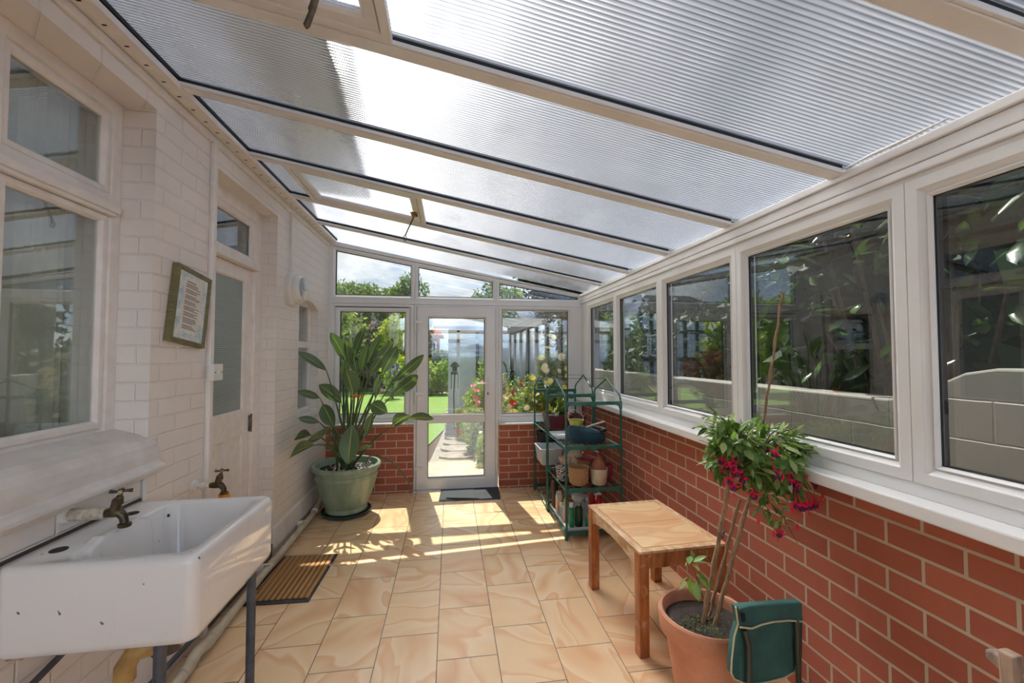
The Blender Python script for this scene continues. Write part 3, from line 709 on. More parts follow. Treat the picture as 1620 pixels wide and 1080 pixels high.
# net curtain and dim interior behind the panes
def curtain(y0, y1, z0, z1, x, name):
    mb = MB(); n = int((y1 - y0) / .012); vs = []
    for k in range(n + 1):
        yy = y0 + (y1 - y0) * k / n; xx = x + .012 * math.sin(k * .9) + .006 * math.sin(k * 2.3 + 1)
        vs += [(xx, yy, z0), (xx, yy, z1), (xx - .004, yy, z1), (xx - .004, yy, z0)]
    fs = []
    for k in range(n):
        a_ = 4 * k
        for j in range(4): fs.append((a_ + j, a_ + (j + 1) % 4, a_ + 4 + (j + 1) % 4, a_ + 4 + j))
    fs += [(0, 1, 2, 3), (4 * n, 4 * n + 3, 4 * n + 2, 4 * n + 1)]
    return mb.add(vs, fs)
cu = obj('net_curtain', curtain(.34, 1.96, 1.0, 2.52, -1.515, 'c'), 'curtain', smooth=True)
tag(cu, 'pale net curtain in soft folds hanging inside the kitchen window above the sink', 'curtain')
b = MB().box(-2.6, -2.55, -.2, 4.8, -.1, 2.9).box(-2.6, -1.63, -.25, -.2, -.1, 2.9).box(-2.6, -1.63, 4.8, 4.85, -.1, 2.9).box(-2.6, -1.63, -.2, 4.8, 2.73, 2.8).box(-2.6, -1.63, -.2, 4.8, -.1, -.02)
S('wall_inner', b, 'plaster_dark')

# ---------------------------------------------------------------- outside: the house above, ground, garden
RNG = np.random.default_rng(7); random.seed(7)
b = MB().box(-6.5, -1.33, -7.0, 4.82, 2.86, 4.95)
S('wall_house', b, 'upper_render')
S('trim_14', MB().box(-1.34, -.74, -7.1, 5.0, 4.93, 5.06), 'upper_render')
S('trim_15', MB().tube([(-.70, -7.1, 5.0), (-.70, 5.02, 5.0)], .055, 12), 'gutter_black')
S('roof_house', MB().prism([(-.72, 5.06), (-4.0, 7.2), (-7.2, 5.06)], lambda u, v, w_: (u, w_, v), -7.1, 5.02), 'roof_tile')
GZ = -.14
S('ground', MB().box(-40, 40, -12, 60, GZ - .3, GZ), 'soil_bed')
# lawn with a curved near edge, running back to the far border
lawn = [(-14, 6.4), (-1.2, 6.4), (-.42, 7.2), (-.12, 9.0), (-.05, 11.5), (.02, 14.0), (.1, 18.2), (-6, 18.8), (-14, 18.2)]
S('ground', MB().prism(lawn, lambda u, v, w_: (u, v, w_), GZ - .05, GZ + .03), 'lawn')
S('ground', MB().box(-14, 4.2, 4.78, 6.35, GZ - .1, GZ + .02), 'step_stone')
st = obj('door_step', MB().box(-.62, .56, 4.785, 5.62, GZ + .021, -.05), 'step_stone', bevel=.02)
tag(st, 'broad pale stone step just outside the glazed garden door', 'step')
S('ground', MB().prism([(-.30, 6.3), (.50, 6.3), (.46, 9.0), (.52, 13.0), (.62, 18.0), (.10, 18.0), (.0, 13.0), (-.12, 9.0)], lambda u, v, w_: (u, v, w_), GZ - .02, GZ + .012), 'paving')
def slab_poly(cx, cy_, w_, d_):
    pts = []
    for k in range(8):
        a_ = 2 * PI * (k + .5) / 8; q = .5 / max(abs(math.cos(a_)), abs(math.sin(a_)))
        pts.append((cx + math.cos(a_) * q * w_ * random.uniform(.92, 1.03), cy_ + math.sin(a_) * q * d_ * random.uniform(.92, 1.03)))
    return pts
yy = 6.36; k = 0
names = ['first', 'second', 'third']
while yy < 17.5:
    dd = .46 if yy < 9 else .6
    cx = -.02 + .02 * (yy - 6.4) + .05 * math.sin(yy)
    o = obj('paving_slab', MB().prism(slab_poly(cx + .14, yy + dd / 2 + .08, .62, dd), lambda u, v, w_: (u, v, w_), GZ + .001, GZ + .045), 'paving', bevel=.012)
    tag(o, 'irregular stone slab of the crazy path beside the lawn', 'slab', 'slabs of the garden path')
    yy += dd + .03; k += 1

def plant(name, c, rad, n, size, mat_, label, cat='plant', clumps=16, fill=.38, trunk=0.0, trunk_r=.08, extra=None, aspect=.5, droop=0.0, group=None):
    root = thing(name, (c[0], c[1], GZ), label, cat, group)
    pts = blob_points(n, c, rad, RNG, clumps, fill)
    v, f = leaf_cloud(pts, size, RNG, aspect, droop); np_obj('foliage', v, f, mat_, root)
    base = Vector((c[0], c[1], GZ)); top = Vector(c)
    if trunk:
        mb = MB().tube([base, base + (top - base) * .5 + Vector((.06, 0, 0)), top], [trunk_r, trunk_r * .8, trunk_r * .5], 8)
        for k in range(7):
            a_ = random.uniform(0, 2 * PI); e_ = top + Vector((math.cos(a_) * rad[0] * .7, math.sin(a_) * rad[1] * .7, random.uniform(-.1, .7) * rad[2]))
            s0 = base + (top - base) * random.uniform(.6, 1.0)
            mb.tube([s0, (s0 + e_) / 2 + Vector((0, 0, .1)), e_], [trunk_r * .4, trunk_r * .25, trunk_r * .1], 6)
        obj('trunk', mb, 'bark', root, smooth=True)
    else:
        mb = MB()
        for k in range(9):
            a_ = random.uniform(0, 2 * PI); q = random.uniform(.2, .7)
            e_ = Vector((c[0] + math.cos(a_) * rad[0] * q, c[1] + math.sin(a_) * rad[1] * q, c[2] + rad[2] * random.uniform(0, .5)))
            mb.tube([base + Vector((math.cos(a_) * .04, math.sin(a_) * .04, 0)), e_], [.012, .005], 5)
        obj('stem', mb, 'bark', root)
    return root
def bloom_mesh(r, petals=9, layers=2, cup=.5):
    mb = MB()
    for L in range(layers):
        rr = r * (1 - .35 * L); n = max(5, petals - 2 * L)
        for k in range(n):
            a_ = 2 * PI * k / n + L * .5; ca, sa_ = math.cos(a_), math.sin(a_); h_ = cup * rr * (.3 + .5 * L)
            p0 = (0, 0, 0); p1 = (ca * rr * .6 - sa_ * rr * .38, sa_ * rr * .6 + ca * rr * .38, h_); p2 = (ca * rr, sa_ * rr, h_ * 1.5); p3 = (ca * rr * .6 + sa_ * rr * .38, sa_ * rr * .6 - ca * rr * .38, h_)
            mb.add([p0, p1, p2, p3], [(0, 1, 2, 3)])
    return mb
bloom_cache = {}
def blooms(root, c, rad, n, r, mat_, name='bloom', spread=1.0):
    key = (r, mat_)
    for k in range(n):
        d_ = RNG.normal(size=3); d_ /= np.linalg.norm(d_); d_[1] = -abs(d_[1]); q = RNG.uniform(.75, 1.05) * spread
        p = Vector((c[0] + d_[0] * rad[0] * q, c[1] + d_[1] * rad[1] * q, c[2] + d_[2] * rad[2] * q))
        if key not in bloom_cache:
            o = obj(name, bloom_mesh(r), mat_, None); bloom_cache[key] = o.data; o.parent = root; o.name = name
        else:
            o = bpy.data.objects.new(name, bloom_cache[key]); C.objects.link(o); o.parent = root
        o.location = p - root.location
        o.rotation_euler = (random.uniform(.3, 1.5), random.uniform(-.4, .4), random.uniform(-.6, .6)); s_ = random.uniform(.8, 1.25); o.scale = (s_, s_, s_)
        bloom_cache.setdefault('n', 0)

# flower border right of the path, seen through the door
bord = [
 ('flowering_plant', (.60, 6.02, .12), (.24, .26, .34), 2200, .055, 'leaf_border', 'leafy pale green border plant nearest the step, left edge beside the path', [('petal_white', 8, .03), ('petal_pink', 3, .03)]),
 ('flowering_plant', (.98, 6.45, .30), (.34, .30, .50), 3000, .06, 'leaf_border', 'bushy pale green border plant with white daisies behind the lower door pane', [('petal_white', 14, .035)]),
 ('flowering_plant', (.50, 6.80, .25), (.28, .30, .46), 2400, .06, 'leaf_border', 'yellow green border plant halfway along the path edge', [('petal_pink', 5, .035)]),
 ('phlox_plant', (.62, 7.45, .52), (.34, .32, .56), 2600, .06, 'leaf_border', 'tall border plant carrying a cluster of pink blooms beside the path', [('petal_pink', 18, .06)]),
 ('phlox_plant', (1.22, 7.45, .45), (.36, .34, .60), 2400, .06, 'leaf_border', 'border plant with magenta blooms behind the door handle side', [('petal_magenta', 18, .055), ('petal_white', 6, .045)]),
 ('red_flowering_plant', (1.30, 6.35, .30), (.26, .26, .46), 1900, .06, 'leaf_rose', 'low bush with deep red blooms just right of the garden door', [('petal_red', 5, .06), ('petal_white', 6, .05)]),
 ('geranium_plant', (.30, 8.05, .16), (.22, .24, .30), 1100, .06, 'leaf_border', 'small plant with orange red blooms at the path edge', [('petal_red', 5, .05)]),
 ('feathery_plant', (.80, 8.5, .60), (.42, .36, .70), 2600, .08, 'leaf_border', 'feathery pale border plant far along the path', [('petal_cream', 12, .05)]),
]
for nm, c, rad, n, sz, mt, lb, fls in bord:
    r_ = plant(nm, c, rad, n, sz, mt, lb, 'plant', 12, .45, droop=-.6)
    for fm, k, rr in fls: blooms(r_, c, rad, k, rr, fm)
# rose bushes behind the right pane
r_ = plant('rose_bush', (1.45, 5.62, .85), (.42, .26, .78), 4600, .065, 'leaf_rose', 'tall yellow rose bush behind the right hand fixed pane', 'rose bush', 26, .34)
blooms(r_, (1.38, 5.52, .98), (.40, .22, .70), 18, .048, 'petal_yellow', 'rose'); blooms(r_, (1.45, 5.52, .95), (.40, .22, .78), 24, .045, 'petal_cream', 'rose')
r_ = plant('rose_bush', (.90, 5.72, .50), (.30, .26, .68), 3000, .06, 'leaf_rose', 'lower cream and red rose bush left of the tall yellow one', 'rose bush', 20, .36)
blooms(r_, (.92, 5.62, .50), (.28, .2, .5), 16, .042, 'petal_cream', 'rose'); blooms(r_, (.92, 5.6, .45), (.26, .2, .42), 4, .052, 'petal_red', 'rose'); blooms(r_, (1.0, 5.6, .6), (.3, .2, .5), 6, .045, 'petal_yellow', 'rose')
r_ = plant('climbing_shrub', (2.05, 7.9, 1.1), (.30, .5, 1.15), 3600, .09, 'leaf_tree_dark', 'dark climbing shrub by the garden wall corner', 'shrub', 22, .36)
# far border and hedges beyond the lawn
fb = [((-5.2, 18.9, .55), (1.3, .7, .8), 'leaf_tree_pale', 'bright green shrub at the far left end of the lawn'),
      ((-3.3, 18.6, .75), (1.1, .7, 1.0), 'leaf_tree_dark', 'dark rounded shrub beyond the middle of the lawn'),
      ((-1.75, 17.4, .65), (.9, .6, .85), 'leaf_maple', 'yellow green shrub standing at the back edge of the lawn'),
      ((-.55, 17.0, .55), (.75, .6, .75), 'leaf_border', 'pale grassy clump at the end of the path'),
      ((.9, 16.2, .55), (.9, .7, .8), 'leaf_border', 'pale green clump right of the path end')]
for c, rad, mt, lb in fb:
    plant('garden_shrub', c, rad, 2400, .16, mt, lb, 'shrub', 16, .42)
lup = plant('delphinium_plant', (-2.05, 15.6, .7), (.3, .3, .55), 700, .12, 'leaf_border', 'clump with purple flower spikes in front of the far shrubs', 'plant', 8, .4)
blooms(lup, (-2.05, 15.5, .95), (.26, .2, .42), 22, .06, 'petal_purple')
hg = obj('hedge', MB().box(-1.6, 3.4, 21.4, 22.3, GZ, 1.55), 'leaf_tree_dark'); tag(hg, 'clipped dark hedge in front of the distant brick house', 'hedge')
v, f = leaf_cloud(np.stack([RNG.uniform(-1.7, 3.5, 5000), RNG.uniform(21.2, 22.3, 5000), RNG.uniform(0, 1.7, 5000)], 1), .15, RNG); np_obj('foliage', v, f, 'leaf_tree', hg)
# trees
trees = [((-5.3, 21.5, 3.4), (1.9, 1.6, 2.0), 8000, .22, 'leaf_tree', 'broad pale green tree at the far left above the lawn'),
         ((-2.45, 23.8, 3.7), (1.7, 1.4, 2.4), 8000, .22, 'leaf_tree', 'tall feathery tree in the middle of the far tree line'),
         ((-4.7, 18.6, 1.9), (1.3, 1.1, 1.7), 6000, .19, 'leaf_tree_pale', 'light green tree in front of the left end of the tree line'),
         ((-2.35, 19.6, 1.9), (1.05, 1.0, 1.45), 5600, .16, 'leaf_maple', 'bright yellow green tree at the back of the lawn'),
         ((-3.5, 27.2, 2.6), (2.4, 1.2, 2.3), 5600, .26, 'leaf_tree_dark', 'dark conifer like tree behind the yellow green tree'),
         ((1.9, 18.2, 3.3), (1.7, 1.5, 1.35), 7000, .19, 'leaf_tree', 'spreading tree over the path seen above the garden door'),
         ((1.75, 6.1, 2.95), (1.05, .75, .85), 10500, .09, 'leaf_tree_dark', 'dark small leaved tree overhanging the right end pane of the conservatory'),
         ((4.2, 14.5, 3.2), (1.6, 1.5, 1.5), 6000, .17, 'leaf_tree_dark', 'dense dark tree behind the half timbered outbuilding'),
         ((-9.6, 15.5, 2.2), (1.8, 1.8, 2.0), 5600, .20, 'leaf_tree_pale', 'rounded pale tree at the left side of the lawn'),
         ((-5.6, 11.8, 1.5), (1.0, 1.0, 1.3), 5000, .13, 'leaf_maple', 'golden leaved maple standing on the left of the lawn'),
         ((-3.9, 10.4, .9), (.8, .8, .8), 3600, .11, 'leaf_red', 'low purple leaved shrub beside the golden maple')]
for c, rad, n, sz, mt, lb in trees:
    plant('garden_tree' if c[2] > 1 else 'garden_shrub', c, rad, n, sz, mt, lb, 'tree' if c[2] > 1 else 'shrub', 30, .34, trunk=1, trunk_r=.14)
# distant brick house
hs = thing('house', (-4.0, 31.0, GZ), 'distant brick house with red tiled roof beyond the hedge', 'house')
obj('wall', MB().box(-7.2, -.9, 31, 37, GZ, 2.9), 'house_brick', hs)
obj('roof', MB().add([(-7.5, 30.7, 2.9), (-.5, 30.7, 2.9), (-.5, 37.3, 2.9), (-7.5, 37.3, 2.9), (-4.5, 34, 5.6), (-2.6, 34, 5.6)], [(0, 1, 5, 4), (1, 2, 5), (2, 3, 4, 5), (3, 0, 4), (0, 3, 2, 1)]), 'house_roof', hs)
wd = obj('window', MB().frame(rect(-1.85, -.95, 1.3, 2.45), [(0, 0), (.12, 0), (.12, .1), (0, .1)], lambda u, v, w_: (u, 30.92 + w_, v)).box(-1.57, -1.50, 30.92, 31, 1.3, 2.45).box(-1.28, -1.21, 30.92, 31, 1.3, 2.45), 'upvc', hs)
obj('pane', MB().box(-1.75, -1.05, 30.96, 30.99, 1.4, 2.35), 'dark_window', wd)
# half timbered house far left (mirrored in the side windows) and outbuilding on the right, made up in place of a reflection
def timber_wall(root, x0, x1, y, z0, z1, cols, horiz, diag=True, bw=.12):
    obj('wall', MB().box(x0, x1, y, y + 1.6, z0, z1), 'garage_panel', root)
    for xx in cols: obj('timber_post', MB().box(xx - bw / 2, xx + bw / 2, y - .04, y, z0, z1), 'garage_beam', root)
    for zz in horiz: obj('timber_rail', MB().box(x0, x1, y - .045, y - .002, zz - bw / 2, zz + bw / 2), 'garage_beam', root)
th = thing('house', (-9.0, 24.0, GZ), 'half timbered black and white house at the far left of the garden', 'house')
timber_wall(th, -13.0, -6.9, 24.0, GZ, 4.5, [-12.9, -12.1, -11.3, -10.5, -9.8, -9.1, -8.4, -7.7, -7.0], [2.9, 4.42, 1.2], bw=.22)
obj('roof', MB().add([(-13.3, 23.7, 4.5), (-6.6, 23.7, 4.5), (-6.6, 27, 4.5), (-13.3, 27, 4.5), (-12.3, 25.2, 5.3), (-7.6, 25.2, 5.3)], [(0, 1, 5, 4), (1, 2, 5), (2, 3, 4, 5), (3, 0, 4), (0, 3, 2, 1)]), 'garage_beam', th)
for xx in (-9.3, -8.45, -7.6):
    wd = obj('window', MB().frame(rect(xx - .38, xx + .38, 1.4, 2.7), [(0, 0), (.09, 0), (.09, .1), (0, .1)], lambda u, v, w_: (u, 23.86 + w_, v)), 'upvc', th)
    obj('pane', MB().box(xx - .3, xx + .3, 23.9, 23.94, 1.48, 2.62), 'dark_window', wd)
ob = thing('reflection_shed', (1.7, 9.6, GZ), 'low outbuilding with dark posts and pale panels behind the roses, made up in place of a reflection', 'reflection_shed')
timber_wall(ob, -.04, 3.9, 9.6, GZ, 2.06, [.62, 1.02, 1.42, 1.78, 2.14, 2.50, 2.9, 3.3, 3.85], [2.02, 1.78], bw=.075)
obj('roof', MB().prism([(9.3, 2.04), (9.3, 2.10), (12.2, 2.55), (12.2, 2.45)], lambda u, v, w_: (w_, u, v), -.3, 4.2), 'garage_beam', ob)
hz = [(1.16 + .13 * math.cos(q), 9.52, 1.05 + .26 * math.sin(q)) for q in np.linspace(0, 2 * PI * 1.0, 20)]
o = obj('garden_hose', MB().tube(hz, .018, 8), 'gutter_black', smooth=True); tag(o, 'dark hose coil hanging on the front of the outbuilding', 'hose')
# dark shape on a pole, made up in place of the reflected camera and tripod
bf = thing('tripod_reflection', (.06, 8.9, GZ), 'dark stand-in for the reflected camera tripod on a thin pole by the path', 'tripod reflection')
BX, BY = .10, 8.9
obj('pole', MB().tube([(BX, BY, GZ), (BX - .02, BY, .6), (BX, BY, 1.05)], .012, 8).tube([(BX - .07, BY, 1.05), (BX - .07, BY, .75)], .008, 6).tube([(BX + .07, BY, 1.05), (BX + .07, BY, .75)], .008, 6), 'gutter_black', bf)
obj('camera_shape', MB().box(BX - .08, BX + .08, BY - .06, BY + .06, 1.05, 1.11).lathe([(.001, 1.32), (.05, 1.30), (.10, 1.23), (.09, 1.215), (.055, 1.20), (.055, 1.12), (.001, 1.12)], (BX, BY, 0), 12), 'gutter_black', bf)

# painted garden wall just outside the right hand windows, laurel above it
GX = 2.42
pf = [(-1.6, GZ), (9.2, GZ), (9.2, 1.215), (2.02, 1.215), (1.86, 1.25), (1.76, 1.32), (1.66, 1.375), (1.54, 1.40), (-1.6, 1.40)]
S('wall_garden', MB().prism(pf, lambda u, v, w_: (w_, u, v), GX, GX + .22), 'garden_wall_paint', bevel=.012)
S('ground', MB().box(1.63, GX, -1.6, 9.2, GZ - .05, GZ + .01), 'paving')
def big_leaves(n, gen, L, W, seed, curl=.12):
    rg = np.random.default_rng(seed); vs = []; fs = []
    for i in range(n):
        p = np.array(gen(rg)); d = rg.normal(size=3); d[0] -= .9; d[2] -= .2; d /= np.linalg.norm(d)
        u = np.cross(d, [0, 0, 1.0]) + rg.normal(size=3) * .35; u -= d * u.dot(d); u /= np.linalg.norm(u); nn = np.cross(u, d)
        l = L * rg.uniform(.65, 1.25); w_ = W * rg.uniform(.8, 1.2)
        b0 = len(vs)
        for s_, wd_ in ((0, .05), (.2, .62), (.45, 1.0), (.72, .82), (1.0, .04)):
            c_ = p + d * l * s_ - nn * curl * l * s_ * s_
            vs += [c_ + u * w_ * wd_ / 2 + nn * .012, c_, c_ - u * w_ * wd_ / 2 + nn * .012]
        for k in range(4):
            a_ = b0 + 3 * k; fs += [(a_, a_ + 3, a_ + 4, a_ + 1), (a_ + 1, a_ + 4, a_ + 5, a_ + 2)]
    return np.array(vs), np.array(fs)
def laurel(y0, y1, n, seed, label, x0=2.2, x1=3.3, z1=3.1):
    root = thing('laurel_bush', (3.2, (y0 + y1) / 2, GZ), label, 'bush')
    def gen(rg):
        zz = rg.uniform(1.25, z1); front = x0 + .25 * rg.random() ** .7 + (.25 if zz < 1.7 else 0)
        return (front + abs(rg.normal()) * .35, rg.uniform(y0, y1), zz)
    v, f = big_leaves(n, gen, .17, .068, seed); o = np_obj('foliage', v, f, 'leaf_laurel', root)
    o.data.polygons.foreach_set('use_smooth', [True] * len(o.data.polygons))
    v2, f2 = leaf_cloud(np.stack([RNG.uniform(x0 + .55, x1 + .6, 2600), RNG.uniform(y0 - .2, y1 + .2, 2600), RNG.uniform(.9, z1, 2600)], 1), .26, RNG, .6)
    np_obj('inner_foliage', v2, f2, 'leaf_tree_dark', root)
    mb = MB()
    for k in range(8):
        yy_ = random.uniform(y0, y1); mb.tube([(3.2, (y0 + y1) / 2, GZ), (3.0, (yy_ + (y0 + y1) / 2) / 2, 1.0), (2.75, yy_, random.uniform(1.6, 2.9))], [.03, .02, .008], 6)
    obj('branch', mb, 'bark', root)
hg = obj('tall_hedge', MB().box(4.5, 5.2, -1.5, 9.0, GZ, 4.3), 'leaf_tree_dark'); tag(hg, 'tall dark evergreen hedge behind the laurels beyond the garden wall', 'hedge')
v, f = leaf_cloud(np.stack([RNG.uniform(4.15, 4.6, 9000), RNG.uniform(-1.5, 9.0, 9000), RNG.uniform(.3, 4.5, 9000)], 1), .17, RNG); np_obj('foliage', v, f, 'leaf_tree_dark', hg)
laurel(-1.0, 1.45, 520, 3, 'glossy laurel bush over the garden wall outside the nearest side window')
laurel(1.45, 3.3, 330, 5, 'darker laurel bush behind the wall outside the middle side windows', 2.4, 3.4, 2.9)
r_ = plant('garden_shrub', (3.3, 5.8, 1.3), (.75, 1.6, 1.0), 5200, .12, 'leaf_tree_dark', 'dark shrub rising over the garden wall past the laurels', 'shrub', 24, .36)
r_ = plant('fern', (2.25, 1.52, .55), (.10, .22, .30), 420, .10, 'leaf_tree', 'small green fern growing at the foot of the painted garden wall', 'fern', 8, .5)

# ---------------------------------------------------------------- things in the room
def paddle(mb, uv, b0, t0, width, side=None, droop=.06, fold=.12, nseg=10, shape=None):
    """long oval blade with folded midrib"""
    b0 = Vector(b0); t0 = Vector(t0); d = t0 - b0; L = d.length; dn = d.normalized()
    sd = Vector(side) if side is not None else Vector((1, -.2, 0))
    sd = (sd - dn * sd.dot(dn)).normalized(); nn = sd.cross(dn).normalized()
    if nn.z < 0: nn = -nn
    base = len(mb.v); W = shape or [.10, .40, .66, .84, .95, 1.0, .99, .92, .76, .48, .08]
    vs = []; 
    for k in range(nseg + 1):
        s_ = k / nseg; wd = width * W[k] / 2
        c_ = b0 + d * s_ + nn * (droop * L * 4 * s_ * (1 - s_))
        for j, q in ((0, -1), (1, -.5), (2, 0), (3, .5), (4, 1)):
            vs.append(c_ + sd * wd * q + nn * (abs(q) * fold * width * W[k])); uv.append((j / 4, s_))
    fs = [(k * 5 + j, k * 5 + j + 1, (k + 1) * 5 + j + 1, (k + 1) * 5 + j) for k in range(nseg) for j in range(4)]
    mb.add(vs, fs)
def leaf_obj(name, mb, uv, mat_, parent, **k):
    o = obj(name, mb, mat_, parent, smooth=True, fixn=False, **k)
    l = o.data.uv_layers.new(name='leaf'); idx = np.empty(len(o.data.loops), 'i4'); o.data.loops.foreach_get('vertex_index', idx)
    l.data.foreach_set('uv', np.array(uv, 'f4')[idx].ravel()); return o

# bird of paradise in its green pot
PX, PY = -.945, 4.12
bp = thing('bird_of_paradise_plant', (PX, PY, 0), 'large bird of paradise plant in a sage green pot in the far left corner', 'potted plant')
prof = [(.001, .028), (.175, .028), (.185, .04), (.182, .075), (.190, .085), (.215, .15), (.250, .25), (.270, .335), (.276, .342), (.276, .372), (.270, .378), (.276, .40), (.290, .41), (.300, .42), (.302, .448), (.292, .458), (.276, .455), (.268, .42), (.262, .395)]
obj('pot', MB().lathe(prof, (PX, PY, 0), 56), 'green_glaze', bp, smooth=True, auto=35)
obj('saucer', MB().lathe([(.001, .002), (.195, .002), (.215, .012), (.222, .034), (.214, .034), (.205, .016), (.001, .014)], (PX, PY, 0), 48), 'saucer_dark', bp, smooth=True)
obj('compost', MB().lathe([(.264, .40), (.20, .415), (.12, .42), (.001, .425)], (PX, PY, 0), 32), 'compost', bp, smooth=True)
pm = MB()
for k in range(46):
    a_ = random.uniform(0, 2 * PI); q = random.uniform(.10, .25); p = (PX + q * math.cos(a_), PY + q * math.sin(a_), .418); s_ = random.uniform(.003, .008)
    pm.box(p[0] - s_, p[0] + s_, p[1] - s_, p[1] + s_, .414, .418 + s_)
tag(obj('perlite', pm, 'perlite', bp), kind='stuff')
def c5(x, y, Y): return at(440 + x / 3.377, 500 + y / 3.377, Y)
# base point, tip point, depths, width, droop, crown start offset
LV = [((258, 290, 3.96), (104, 190, 3.84), .085, .05), ((222, 436, 3.95), (104, 402, 3.83), .070, .03), ((220, 566, 3.90), (104, 545, 3.82), .065, .04),
      ((190, 690, 3.62), (62, 758, 3.34), .125, .08), ((172, 636, 3.75), (94, 648, 3.50), .085, .05), ((272, 604, 3.85), (160, 662, 3.62), .105, -.10),
      ((338, 462, 4.0), (218, 366, 3.95), .115, .05), ((300, 590, 3.90), (240, 470, 3.95), .120, .02), ((300, 600, 3.95), (214, 518, 3.95), .055, .02),
      ((352, 215, 4.25), (280, 88, 4.2), .095, .03), ((378, 262, 4.05), (362, 112, 4.0), .080, .0), ((400, 240, 4.15), (464, 56, 4.1), .085, .03),
      ((478, 250, 4.2), (552, 95, 4.25), .075, .03), ((440, 310, 4.22), (480, 148, 4.25), .090, .0), ((480, 330, 4.3), (618, 132, 4.35), .095, .05),
      ((555, 305, 4.1), (636, 162, 4.1), .100, .06), ((578, 290, 4.2), (642, 198, 4.25), .060, .04), ((490, 310, 4.0), (560, 210, 3.98), .070, .0),
      ((610, 352, 3.95), (778, 206, 3.8), .085, .04), ((615, 415, 4.0), (746, 316, 3.85), .105, .06), ((612, 590, 3.9), (700, 530, 3.85), .120, .10),
      ((696, 546, 3.85), (830, 548, 3.75), .085, .06), ((500, 466, 3.8), (584, 515, 3.7), .110, .10), ((395, 582, 3.85), (376, 790, 3.72), .165, .05),
      ((402, 424, 3.75), (360, 284, 3.7), .150, .03), ((360, 290, 4.1), (404, 195, 4.1), .085, .02), ((352, 240, 4.3), (304, 180, 4.3), .045, .02),
      ((420, 300, 4.3), (404, 225, 4.3), .08, .0), ((520, 440, 4.1), (540, 310, 4.1), .055, .02), ((470, 640, 3.9), (505, 520, 3.95), .07, .03),
      ((420, 720, 3.85), (500, 690, 3.80), .05, .0), ((345, 330, 4.35), (350, 245, 4.4), .05, .0)]
for i, (b_, t_, w_, dr) in enumerate(LV):
    B = c5(*b_); Tt = c5(*t_); mb = MB(); uv = []
    side = None
    if i == 23: side = (1, 0, 0)
    elif i in (0, 1, 2): side = (.15, .5, 1.0)
    elif i in (20, 21): side = (0, -.6, .8)
    elif i in (3, 4, 5): side = (.55, .2, .8)
    elif i in (18, 19): side = (.5, -.2, -.6)
    elif i in (22,): side = (.2, .3, 1)
    else: side = (1, random.uniform(-.8, .5), 0)
    paddle(mb, uv, B, Tt, w_ * (1.0 if i in (0, 1, 2, 23) else 1.14), side, dr, .14)
    lf = leaf_obj('leaf', mb, uv, 'leaf_paddle', bp)
    a_ = random.uniform(0, 2 * PI); rr = random.uniform(.01, .085)
    base = Vector((PX + rr * math.cos(a_), PY - .02 + rr * math.sin(a_), .40))
    if i == 21: base = c5(625, 585, 3.88)
    if i == 23: base = Vector((PX + .01, PY - .06, .42))
    mid = base * .45 + B * .55 + Vector((0, 0, (.10 if i not in (21,) else 0)))
    if i == 23: mid = Vector((PX + .02, PY - .12, .72)); 
    if i in (3, 4, 5): mid = base * .5 + B * .5 + Vector((.03, 0, .16))
    pts = [base]; 
    for k in range(1, 8):
        s_ = k / 8; pts.append(base * (1 - s_) ** 2 + mid * 2 * s_ * (1 - s_) + B * s_ * s_)
    pts += [B]
    obj('petiole', MB().tube(pts, [.013 - .009 * k / 8 for k in range(9)], 6), 'petiole', bp, smooth=True)
# long drooping thin stem on the right
pts = [c5(470, 790, 3.95), c5(490, 745, 3.9), c5(540, 745, 3.85), c5(610, 780, 3.82), c5(670, 840, 3.82), c5(700, 900, 3.82), c5(708, 950, 3.82)]
obj('petiole', MB().tube(pts, [.007, .008, .007, .006, .006, .005, .003], 6), 'petiole', bp, smooth=True)
# the orange flower
fc = c5(425, 432, 3.72)
fm = MB(); 
for dx, dz, ln in ((-.055, -.012, 1), (-.05, .012, 1), (-.03, -.018, 1), (.035, .012, 1), (.05, .0, 1), (.02, -.035, 1), (.0, .03, 1)):
    fm.tube([fc, fc + Vector((dx * .5, -.01, dz * .5 + .012)), fc + Vector((dx, -.02, dz))], [.004, .0055, .001], 6)
obj('flower', fm, 'petal_orange', bp, label='wilted orange flower')
obj('flower_stem', MB().tube([Vector((PX + .01, PY - .03, .41)), c5(410, 650, 3.9), fc], [.006, .005, .004], 6), 'petiole', bp)

# the big white sink
SX0, SX1, SY0, SY1, SZ0, SZ1 = -1.262, -.745, 1.385, 1.955, .60, .86
sk = thing('sink', (-1.0, 1.67, .60), 'large white glazed fireclay sink with chips and stains below the kitchen window', 'sink')
def rrect(x0, x1, y0, y1, r, seg=5, z=0):
    out = []
    for cx, cy_, a0 in ((x1 - r, y1 - r, 0), (x0 + r, y1 - r, PI / 2), (x0 + r, y0 + r, PI), (x1 - r, y0 + r, 1.5 * PI)):
        for k in range(seg + 1):
            a_ = a0 + PI / 2 * k / seg; out.append((cx + r * math.cos(a_), cy_ + r * math.sin(a_), z))
    return out
rings = []
def O(ins, z, r=.035): rings.append(rrect(SX0 + (ins if ins > .012 else 0), SX1 - ins, SY0 + ins, SY1 - ins, r, 6, z))
O(.02, SZ0); O(.004, SZ0 + .012); O(.0, SZ0 + .03); O(.0, SZ1 - .018); O(.003, SZ1 - .008); O(.010, SZ1 - .001, .03)
def I(x0, x1, y0, y1, z, r): rings.append(rrect(x0, x1, y0, y1, r, 6, z))
bx0, bx1, by0, by1 = -1.135, SX1 - .042, SY0 + .045, SY1 - .042
I(SX0 + .012, SX1 - .016, SY0 + .018, SY1 - .016, SZ1, .028)
I(bx0, bx1 + .006, by0 - .004, by1 + .006, SZ1 - .001, .05); I(bx0 + .008, bx1, by0 + .004, by1, SZ1 - .012, .05)
